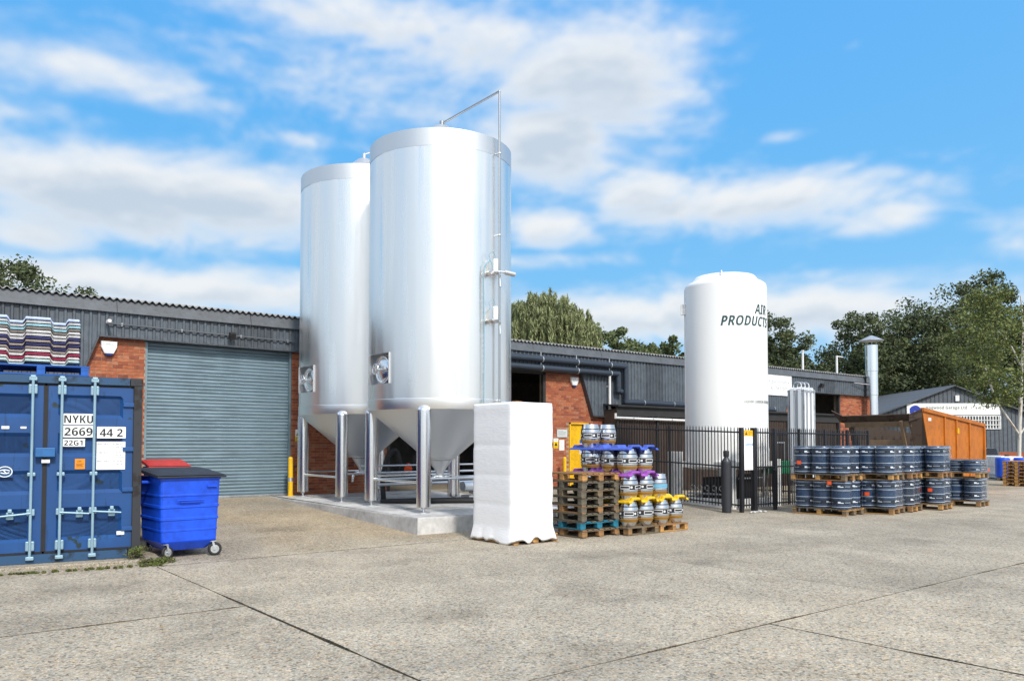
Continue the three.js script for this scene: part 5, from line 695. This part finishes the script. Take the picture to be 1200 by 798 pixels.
  // conduit, camera and floodlight on the cladding over the shutter
  const c = thing('cable_conduit', 'thin grey conduit running along the cladding above the shutter', 'conduit', [0, 0, WZ + 0.19]); mesh('pipe', [rod([4.05, 4.40, 0], [8.42, 4.33, 0], 0.018, 8)], M.flash, c); for (const x of [4.3, 5.6, 7.0, 8.2]) mesh('clip', [box(0.04, 0.06, 0.04, x, 4.40 - 0.016 * (x - 4.05), -0.012)], M.galv, c);
  const cam = thing('security_camera', 'small white security camera at the end of the conduit', 'camera', [4.0, 4.42, WZ + 0.19]); mesh('housing', [rbox(0.08, 0.08, 0.22, 0.02, 0, 0, 0.13), cyl(0.03, 0.03, 0.02, 0, 0, 0.245, Math.PI / 2)], M.whiteSat, cam); mesh('bracket', [rod([0, 0, -0.04], [0, 0, 0.05], 0.02)], M.galv, cam);
  const fl = thing('floodlight', 'small dark floodlight on the cladding over the shutter', 'floodlight', [6.75, 4.36, WZ + 0.17]); mesh('head', [rbox(0.16, 0.16, 0.10, 0.02, 0, -0.02, 0.12, 0.4), box(0.13, 0.13, 0.006, 0, -0.045, 0.168, 0.4)], M.black, fl); mesh('bracket', [rod([0, 0.03, -0.02], [0, 0, 0.1], 0.015)], M.black, fl);
  const fl2 = thing('floodlight', 'small dark floodlight on the cladding near the steel flue', 'floodlight', [33.2, 4.36, WZ + 0.17]); mesh('head', [rbox(0.2, 0.2, 0.12, 0.02, 0, -0.02, 0.12, 0.4)], M.black, fl2); mesh('bracket', [rod([0, 0.03, -0.02], [0, 0, 0.1], 0.015)], M.black, fl2);
  // dark lagged pipes
  const Zp = 0.30;
  const duct = (label, y, x1, y2, x2) => { const t = thing('lagged_pipe', label, 'pipe', [0, 0, WZ + Zp], 0, 'dark lagged pipes on the cladding'); const pts = [rod([11.3, y + 0.02, 0], [x1, y, 0], 0.1, 18), sph(0.104, x1, y, 0), rod([x1, y, 0], [x1, y2, 0], 0.1, 18), sph(0.104, x1, y2, 0), rod([x1, y2, 0], [x2, y2 - 0.02, 0], 0.1, 18)]; mesh('pipe', pts, M.duct, t); for (let x = 12; x < x1; x += 1.55) mesh('bracket', [cyl(0.108, 0.108, 0.035, x, y, 0, 0, 0, Math.PI / 2, 18), box(0.03, 0.16, 0.03, x, y + 0.16, -0.05), box(0.03, 0.03, 0.2, x, y, -0.14)], M.galv, t); for (let x = x1 + 0.9; x < x2; x += 1.6) mesh('bracket', [cyl(0.106, 0.106, 0.03, x, y2, 0, 0, 0, Math.PI / 2, 18)], M.galv, t); return t; };
  duct('upper of two dark lagged pipes along the cladding above the dark bay', 4.42, 20.52, 3.18, 29.5); duct('lower of two dark lagged pipes along the cladding above the dark bay', 4.14, 20.14, 3.55, 20.3);
  const vp = thing('vent_pipe', 'white plastic vent pipe standing on the lean-to corner', 'pipe', [19.72, 0, WZ + 0.3]); mesh('pipe', [cyl(0.045, 0.045, 1.62, 0, 3.25, 0, 0, 0, 0, 14)], M.pvc, vp); mesh('collar', [cyl(0.055, 0.055, 0.06, 0, 2.9, 0, 0, 0, 0, 14), box(0.04, 0.04, 0.2, 0, 3.7, -0.1)], M.pvc, vp);
  const wp = thing('waste_pipe', 'white plastic waste pipe along the lean-to fascia', 'pipe', [0, 0, WZ + 0.83]); mesh('pipe', [rod([19.45, 2.60, 0], [24.6, 2.56, 0], 0.042, 12), rod([19.45, 2.60, 0], [19.45, 2.75, 0], 0.042, 12), sph(0.045, 19.45, 2.6, 0)], M.pvc, wp); for (let k = 0; k < 5; k++) mesh('clip', [cyl(0.052, 0.052, 0.05, 20.3 + k * 1.0, 2.596 - k * 0.008, 0, 0, 0, Math.PI / 2, 12), box(0.03, 0.03, 0.09, 20.3 + k, 2.6 - k * 0.008, -0.05)], M.galv, wp);
  // roof posts
  for (const [x, label, arm] of [[33.3, 'plain white vent post on the warehouse roof', 0], [36.25, 'white roof post with a short side arm', 1]]) { const t = thing('roof_post', label, 'post', [x, 4.98, WZ - 0.7], 0, 'white posts on the roof'); mesh('post', [cyl(0.05, 0.05, 1.0, 0, 0.5, 0, 0, 0, 0, 10)], M.pvc, t); mesh('cap', arm ? [rod([0, 0.97, 0], [0.55, 0.97, 0], 0.03, 8)] : [cyl(0.07, 0.07, 0.05, 0, 1.02, 0)], M.pvc, t); }
  // steel flue
  const f = thing('flue', 'shiny stainless flue with a conical cap at the warehouse end', 'flue', [37.35, 0, WZ + 0.46]);
  for (const [a, b, r] of [[0.0, 2.4, 0.25], [2.41, 4.05, 0.255], [4.06, 5.2, 0.27], [5.21, 6.45, 0.285]]) mesh('section', [cyl(r, r, b - a, 0, (a + b) / 2, 0, 0, 0, 0, 36), cyl(r + 0.012, r + 0.012, 0.05, 0, b - 0.03, 0, 0, 0, 0, 36)], M.steelBright, f);
  mesh('cap', [lathe([[0.56, 6.66], [0.55, 6.68], [0.28, 6.82], [0.03, 6.93], [0.001, 6.93]], 32), lathe([[0.56, 6.66], [0.001, 6.72]], 32)], M.galv, f); for (const a of [0.5, 2.6, 4.7]) mesh('strut', [rod([0.25 * Math.cos(a), 6.4, 0.25 * Math.sin(a)], [0.3 * Math.cos(a), 6.76, 0.3 * Math.sin(a)], 0.014)], M.galv, f);
  mesh('stay', [rod([0, 4.55, 0], [-1.3, 4.6, -0.2], 0.025), rod([0, 4.55, 0], [0.2, 4.5, -0.4], 0.025)], M.galv, f);
}

// ---------------------------------------------------------------- the garage beyond the yard
{
  const t = thing('garage_building', 'dark grey gabled garage with a long white name sign beyond the yard', 'building', [61.2, 0, -25.5], -41 * D2R);
  const half = 7.2, eave = 3.15, apex = 5.95, D = 14, slope = (apex - eave) / half;
  const gable = (z) => boxUV(poly([[-half, 1.15], [half, 1.15], [half, eave], [0, apex], [-half, eave]], 0.2).translate(0, 0, z));
  mesh('gable_wall', [gable(-0.2)], M.clad, t); mesh('gable_wall', [gable(-D)], M.clad, t);
  mesh('side_wall', [box(0.2, eave, D - 0.2, -half + 0.1, eave / 2, -D / 2), box(0.2, eave, D - 0.2, half - 0.1, eave / 2, -D / 2)], M.clad, t);
  mesh('brick_base', [box(half * 2, 1.15, 0.2, 0, 0.575, -0.1)], brickMats[1], t);
  for (const s of [-1, 1]) mesh('roof', [box(Math.hypot(half + 0.4, (half + 0.4) * slope), 0.08, D + 0.6, s * (half + 0.3) / 2, (apex + eave) / 2 + 0.02 - 0.06, -D / 2, 0, 0, -s * Math.atan(slope))], M.flash, t);
  const ribs = []; for (let x = -half + 0.2; x < half; x += 0.3) ribs.push(box(0.05, Math.max(0.1, apex - Math.abs(x) * slope - 1.3), 0.03, x, (apex - Math.abs(x) * slope + 1.15) / 2, 0.014)); const rb = mesh('wall_ribs', ribs, M.cladDark, t); rb.userData.kind = 'stuff';
  mesh('vent', [box(0.28, 0.42, 0.08, 0.25, 5.05, 0.07)], M.white, t);
  const w = mesh('window', [box(3.1, 0.9, 0.05, 1.7, 3.3, 0.04)], M.glass, t); mesh('frame', [box(3.2, 0.06, 0.06, 1.7, 3.76, 0.06), box(3.2, 0.06, 0.06, 1.7, 2.84, 0.06), box(0.06, 0.9, 0.06, 0.13, 3.3, 0.06), box(0.06, 0.9, 0.06, 3.27, 3.3, 0.06)], M.white, w);
  for (let k = 0; k < 15; k++) { mesh('window_bar', [box(0.07, 0.9, 0.02, 0.28 + k * 0.205, 3.3, 0.09)], M.pvc, w); } mesh('window_bar', [box(3.1, 0.06, 0.02, 1.7, 3.45, 0.112), box(3.1, 0.06, 0.02, 1.7, 3.12, 0.112)], M.pvc, w);
  mesh('roller_door', [box(3.2, 1.9, 0.05, -1.2, 1.1, 0.05), ...Array.from({ length: 9 }, (_, k) => box(3.2, 0.03, 0.02, -1.2, 0.3 + k * 0.2, 0.085))], M.darkTrim, t);
  const s = thing('garage_sign', 'long white sign board with blue emblem on the garage gable', 'sign', [61.2, 0, -25.5], -41 * D2R); mesh('board', [plate(6.6, 0.84, 0.06, -0.05, 4.26, 0.075)], printMat(1024, 132, (g) => { g.fillStyle = '#eef1f0'; g.fillRect(0, 0, 1024, 132); g.fillStyle = '#2338a0'; g.beginPath(); g.moveTo(30, 112); g.lineTo(30, 60); g.quadraticCurveTo(60, 18, 110, 24); g.quadraticCurveTo(150, 40, 180, 100); g.lineTo(150, 118); g.closePath(); g.fill(); g.fillStyle = '#7aa6dc'; g.fillRect(80, 88, 80, 14); g.fillStyle = '#60685c'; g.font = 'bold 46px sans-serif'; g.fillText('Hogwood Garage Ltd', 205, 66); }), s);
}
// a parked car half hidden beyond the skip
{
  const t = thing('parked_car', 'dark parked hatchback half hidden behind the skip by the garage', 'car', [50.4, 0, -19.6], 0.5);
  const side = [[-2.0, 0.32], [-2.05, 0.62], [-1.95, 0.86], [-1.25, 0.96], [-0.62, 1.40], [0.7, 1.44], [1.45, 1.05], [1.95, 0.92], [2.02, 0.6], [1.98, 0.32]];
  mesh('body', [poly(side, 1.5, 0.08).translate(0, 0, -0.75)], std({ color: C(0.02, 0.022, 0.028), roughness: 0.25 }), t);
  mesh('windscreen', [poly([[-1.12, 0.99], [-0.6, 1.34], [-0.58, 1.34], [-1.06, 0.99]], 1.3).translate(-0.06, 0.02, -0.65)], M.glass, t);
  for (const z of [-0.835, 0.833]) mesh('side_window', [poly([[-0.98, 0.98], [-0.55, 1.33], [0.62, 1.36], [1.05, 1.02]], 0.004).translate(0, 0, z)], M.glass, t);
  for (const [x, z] of [[-1.3, 0.78], [1.3, 0.78], [-1.3, -0.78], [1.3, -0.78]]) { const w = mesh('wheel', [cyl(0.31, 0.31, 0.2, x, 0.31, z, Math.PI / 2, 0, 0, 24)], M.rubber, t); mesh('rim', [cyl(0.2, 0.2, 0.21, x, 0.31, z, Math.PI / 2, 0, 0, 20)], M.steelDull, w); }
  for (const z of [-0.6, 0.6]) mesh('headlight', [rbox(0.1, 0.14, 0.3, 0.03, -2.06, 0.72, z)], M.whiteSat, t);
}
// ---------------------------------------------------------------- trees
function leafCloud(clumps, per, size, seed, cols, droop = 0, flat = 0) {
  const r = rng(seed), n = clumps.length * per, pos = new Float32Array(n * 18), nor = new Float32Array(n * 18), col = new Float32Array(n * 18); let o = 0; const U = new THREE.Vector3(), V = new THREE.Vector3(), N = new THREE.Vector3(), P = new THREE.Vector3();
  for (const [cx, cy, cz, cr, shade] of clumps) { const ci = r(); for (let k = 0; k < per; k++) {
    const a = r() * 6.2832, q = Math.acos(2 * r() - 1), d = cr * Math.pow(r(), 0.45); P.set(cx + d * Math.sin(q) * Math.cos(a), cy + d * Math.cos(q) * (droop ? 1 : 0.78), cz + d * Math.sin(q) * Math.sin(a));
    N.set(r() - 0.5, r() - 0.5 + flat, r() - 0.5).normalize(); U.set(r() - 0.5, droop ? -1.5 * droop : r() - 0.5, r() - 0.5).cross(N).normalize(); V.crossVectors(N, U);
    const s = size * (0.55 + 0.9 * r()), su = s * (droop ? 0.15 : 0.55), sv = s; const k1 = cols[Math.floor((ci * 0.5 + r() * 0.5) * cols.length)], j = 0.75 + 0.5 * r();
    const c0 = [P.x - V.x * sv * 0.5, P.y - V.y * sv * 0.5, P.z - V.z * sv * 0.5], c2 = [P.x + V.x * sv * 0.5, P.y + V.y * sv * 0.5, P.z + V.z * sv * 0.5], c1 = [P.x + U.x * su * 0.5, P.y + U.y * su * 0.5, P.z + U.z * su * 0.5], c3 = [P.x - U.x * su * 0.5, P.y - U.y * su * 0.5, P.z - U.z * su * 0.5];
    for (const v of [c0, c1, c2, c0, c2, c3]) { pos[o] = v[0]; pos[o + 1] = v[1]; pos[o + 2] = v[2]; nor[o] = N.x; nor[o + 1] = N.y; nor[o + 2] = N.z; col[o] = k1[0] * j; col[o + 1] = k1[1] * j; col[o + 2] = k1[2] * j; o += 3; }
  } }
  const g = new THREE.BufferGeometry(); g.setAttribute('position', new THREE.BufferAttribute(pos, 3)); g.setAttribute('normal', new THREE.BufferAttribute(nor, 3)); g.setAttribute('color', new THREE.BufferAttribute(col, 3)); return g;
}
M.leaf = phys({ vertexColors: true, roughness: 0.75, transmission: 0.22, thickness: 0, side: THREE.DoubleSide });
function limbs(h, spread, seed, trunkR, n = 9, start = 0.3) { const r = rng(seed), out = [tube([[0, 0, 0], [0.1 * (r() - 0.5), h * 0.3, 0.1 * (r() - 0.5)], [0.4 * (r() - 0.5), h * 0.6, 0.4 * (r() - 0.5)], [0.5 * (r() - 0.5), h * 0.85, 0.5 * (r() - 0.5)]], trunkR, 14, 9)]; out.push(rod([0, 0, 0], [0, h * 0.3, 0], trunkR * 1.3, 10, trunkR)); for (let k = 0; k < n; k++) { const a = k * 2.4 + r(), y = h * (start + 0.5 * k / n), l = spread * (0.5 + 0.5 * r()); out.push(tube([[0, y, 0], [Math.cos(a) * l * 0.4, y + l * 0.35, Math.sin(a) * l * 0.4], [Math.cos(a) * l * 0.85, y + l * 0.6, Math.sin(a) * l * 0.85]], trunkR * 0.32, 8, 6)); } return out; }
function tree(label, [x, z], h, rx, base, seed, o = {}) {
  const t = thing(o.name || 'broadleaf_tree', label, 'tree', [x, o.y || 0, z], 0, o.group), r = rng(seed), n = o.n || 120, cl = [], cy = (h + base) / 2, ry = (h - base) / 2;
  mesh('trunk', limbs(h * 0.92, rx * 0.62, seed + 1, o.trunk || 0.22), o.bark || M.bark, t);
  for (let k = 0; k < n; k++) { const a = r() * 6.283, q = Math.acos(2 * r() - 1), lump = 0.72 + 0.5 * fbm(Math.cos(a) * 1.7 + seed, Math.cos(q) * 1.7 + Math.sin(a) * 1.7, seed, 3), d = Math.pow(r(), 0.4) * lump; cl.push([Math.cos(a) * Math.sin(q) * rx * d, cy + Math.cos(q) * ry * d, Math.sin(a) * Math.sin(q) * rx * d, (o.clump || 0.2) * rx * (0.5 + 0.8 * r())]); }
  mesh('crown', leafCloud(cl, Math.round((o.per || 110) * 1.7), (o.leaf || 0.32) * 0.74, seed + 2, o.cols || [[0.05, 0.08, 0.022], [0.065, 0.10, 0.028]]), M.leaf, t);
  return t;
}
{
  const dark = [[0.045, 0.066, 0.022], [0.062, 0.086, 0.027], [0.080, 0.105, 0.032], [0.105, 0.125, 0.038]], mid = [[0.095, 0.13, 0.042], [0.12, 0.155, 0.05], [0.15, 0.18, 0.062]], light = [[0.10, 0.135, 0.028], [0.13, 0.165, 0.034], [0.16, 0.185, 0.04], [0.085, 0.12, 0.028]];
  const B = 'dark trees beyond the yard';
  tree('low dark bushy tree above the roof near the container', [7.6, -58], 13.4, 5.2, 4, 501, { cols: dark, n: 130 });
  // weeping willow: hanging strands
  {
    const t = thing('willow_tree', 'weeping willow with hanging pale green strands behind the warehouse', 'tree', [29.4, 0, -34.6]), r = rng(611), cl = [];
    mesh('trunk', limbs(10, 3.2, 612, 0.35), M.bark, t);
    for (let k = 0; k < 420; k++) { const a = r() * 6.283, d = Math.sqrt(r()) * 3.6, domed = 9.95 - 0.13 * d * d - 0.02 * d * d * d * 0.5 + (fbm(Math.cos(a) * d * 0.6 + 5, Math.sin(a) * d * 0.6, 3, 3) - 0.5) * 1.6, len = 1.8 + 3.2 * r() * (d / 3.5 + 0.3); const sw = (r() - 0.5) * 0.5; for (let q = r() < 0.2 ? -1 : 0; q < len / 0.28; q++) if (r() < 0.86) cl.push([Math.cos(a) * (d + q * 0.018) + sw * q * 0.03, domed - q * 0.28, Math.sin(a) * (d + q * 0.018), 0.13]); }
    mesh('crown', leafCloud(cl, 15, 0.40, 613, [[0.20, 0.235, 0.10], [0.26, 0.29, 0.125], [0.17, 0.20, 0.085], [0.31, 0.33, 0.155]], 1), M.leaf, t);
  }
  tree('rounded green tree beside the willow behind the roof', [36.4, -36.5], 9.6, 3.2, 4, 521, { cols: mid, n: 90, per: 90, group: 'green bushes behind the roof' });
  tree('low green bush tree between the willow and the gas tank', [40.3, -36.0], 8.9, 3.0, 4, 523, { cols: mid, n: 80, per: 90 });
  tree('small green tree just behind the gas tank', [44.0, -37], 8.4, 2.6, 3.5, 525, { cols: dark, n: 80, per: 90 });
  tree('dark tree above the entrance sign', [64.5, -43.5], 13.2, 4.6, 4, 527, { cols: dark, n: 130, leaf: 0.36, group: B });
  tree('dark tree behind the two roof posts', [72.0, -46.5], 12.2, 4.2, 4, 529, { cols: dark, n: 110, leaf: 0.36, group: B });
  tree('broad dark tree behind the flue', [74.5, -36.5], 15.4, 6.0, 3, 531, { cols: dark, n: 170, per: 120, leaf: 0.36, group: B });
  tree('dark tree behind the garage roof ridge', [79.5, -34], 14.6, 6.4, 2.5, 533, { cols: dark, n: 170, per: 120, leaf: 0.38, group: B });
  tree('tallest dark tree behind the birch', [90.5, -33.5], 20.0, 6.8, 3, 535, { cols: dark, n: 190, per: 120, leaf: 0.42, group: B });
  tree('dark tree at the far edge beside the tallest one', [98, -27], 20.5, 7, 3, 537, { cols: dark, n: 180, per: 110, leaf: 0.42, group: B });
  tree('dark undergrowth tree filling the gap behind the garage', [83, -41], 11.5, 6.5, 0.5, 539, { cols: dark, n: 150, per: 110, leaf: 0.4, group: B });
  tree('dark undergrowth tree between flue and garage', [69, -39.5], 10, 5.0, 0.5, 541, { cols: dark, n: 140, per: 110, leaf: 0.36, group: B });
  // birch
  {
    const t = thing('birch_tree', 'silver birch with white forked trunk and light green leaves beside the garage', 'tree', [55.8, 0, -19.5]), r = rng(701);
    mesh('trunk', [tube([[0.15, 0, 0], [0.1, 2.6, 0.1], [0.2, 5, 0.2]], 0.11, 14, 9), tube([[0.2, 4.9, 0.2], [0.26, 6.4, 0.26], [0.32, 8, 0.3]], 0.08, 12, 8), tube([[0.32, 7.9, 0.3], [0.4, 9.4, 0.32], [0.25, 11, 0.3]], 0.045, 12, 7), tube([[0.1, 2.3, 0.1], [-0.55, 3.4, -0.35], [-1.1, 4.6, -0.8], [-1.5, 6.5, -1.2]], 0.07, 20, 8), tube([[0.25, 6.5, 0.25], [-0.3, 8.0, -0.2], [-0.9, 8.9, -0.7]], 0.045, 12, 7), tube([[0.1, 2.3, 0.1], [0.5, 3.2, 0.5], [0.9, 4.6, 0.8]], 0.06, 12, 7)], M.barkWhite, t);
    const cl = []; for (let k = 0; k < 210; k++) { const a = r() * 6.283, y = 4.2 + 7.2 * Math.pow(r(), 0.85), w = 3.2 * Math.sin(Math.PI * clamp((y - 2.8) / 9.6)) * (0.6 + 0.5 * fbm(a * 2, y * 0.7, 3, 2)), d = Math.sqrt(r()) * w; cl.push([Math.cos(a) * d - 1.1, y, Math.sin(a) * d - 0.9, 0.28 + 0.45 * r()]); }
    mesh('crown', leafCloud(cl, 60, 0.16, 703, light, 0), M.leaf, t);
  }
  // rounded hedge bush
  { const t = thing('hedge_bush', 'dense rounded dark green hedge bush by the new pallet stack', 'bush', [50.3, 0, -15.3]), r = rng(801), cl = []; mesh('stem', limbs(2.6, 0.9, 802, 0.08, 7, 0.1), M.bark, t); for (let k = 0; k < 150; k++) { const a = r() * 6.283, q = Math.acos(2 * r() - 1), d = Math.pow(r(), 0.3); cl.push([Math.cos(a) * Math.sin(q) * 1.7 * d, 1.75 + Math.cos(q) * 1.75 * d, Math.sin(a) * Math.sin(q) * 1.7 * d, 0.35]); } mesh('crown', leafCloud(cl, 110, 0.13, 803, dark, 0), M.leaf, t); }
}
// moss, weeds and fallen leaves along the container kerb
{
  const r = rng(901), cl = []; for (let k = 0; k < 26; k++) cl.push([3.0 + r() * 0.42, 0.02 + r() * 0.03, -12.28 + r() * 0.22, 0.06]); for (let k = 0; k < 60; k++) { const x = 0.9 + r() * 2.3; cl.push([x, 0.015, -12.55 + (x - 2.3) * 0.158 + 0.42 + r() * 0.06, 0.03]); } for (let k = 0; k < 9; k++) cl.push([2.85 + r() * 0.2, 0.1 + r() * 0.12, -12.42 + r() * 0.08, 0.09]);
  const m = mesh('weeds', leafCloud(cl, 60, 0.03, 902, [[0.10, 0.14, 0.02], [0.14, 0.17, 0.03], [0.07, 0.06, 0.03]]), M.leaf); m.userData = { kind: 'stuff', label: 'moss and weeds along the foot of the container kerb', category: 'weeds' };
  const fl = []; for (let k = 0; k < 90; k++) { const near = r() < 0.55; fl.push([near ? 1 + r() * 3 : 2 + r() * 14, 0.014, near ? -12.3 + r() * 0.5 : -11.5 + r() * 6, 0.03]); }
  const q = mesh('fallen_leaves', leafCloud(fl, 1, 0.05, 905, [[0.28, 0.16, 0.04], [0.2, 0.1, 0.03], [0.34, 0.24, 0.06]], 0, 3), M.leaf); q.userData = { kind: 'stuff', label: 'scattered dry yellow leaves on the concrete', category: 'leaves' };
}

renderer.render(scene, camera);
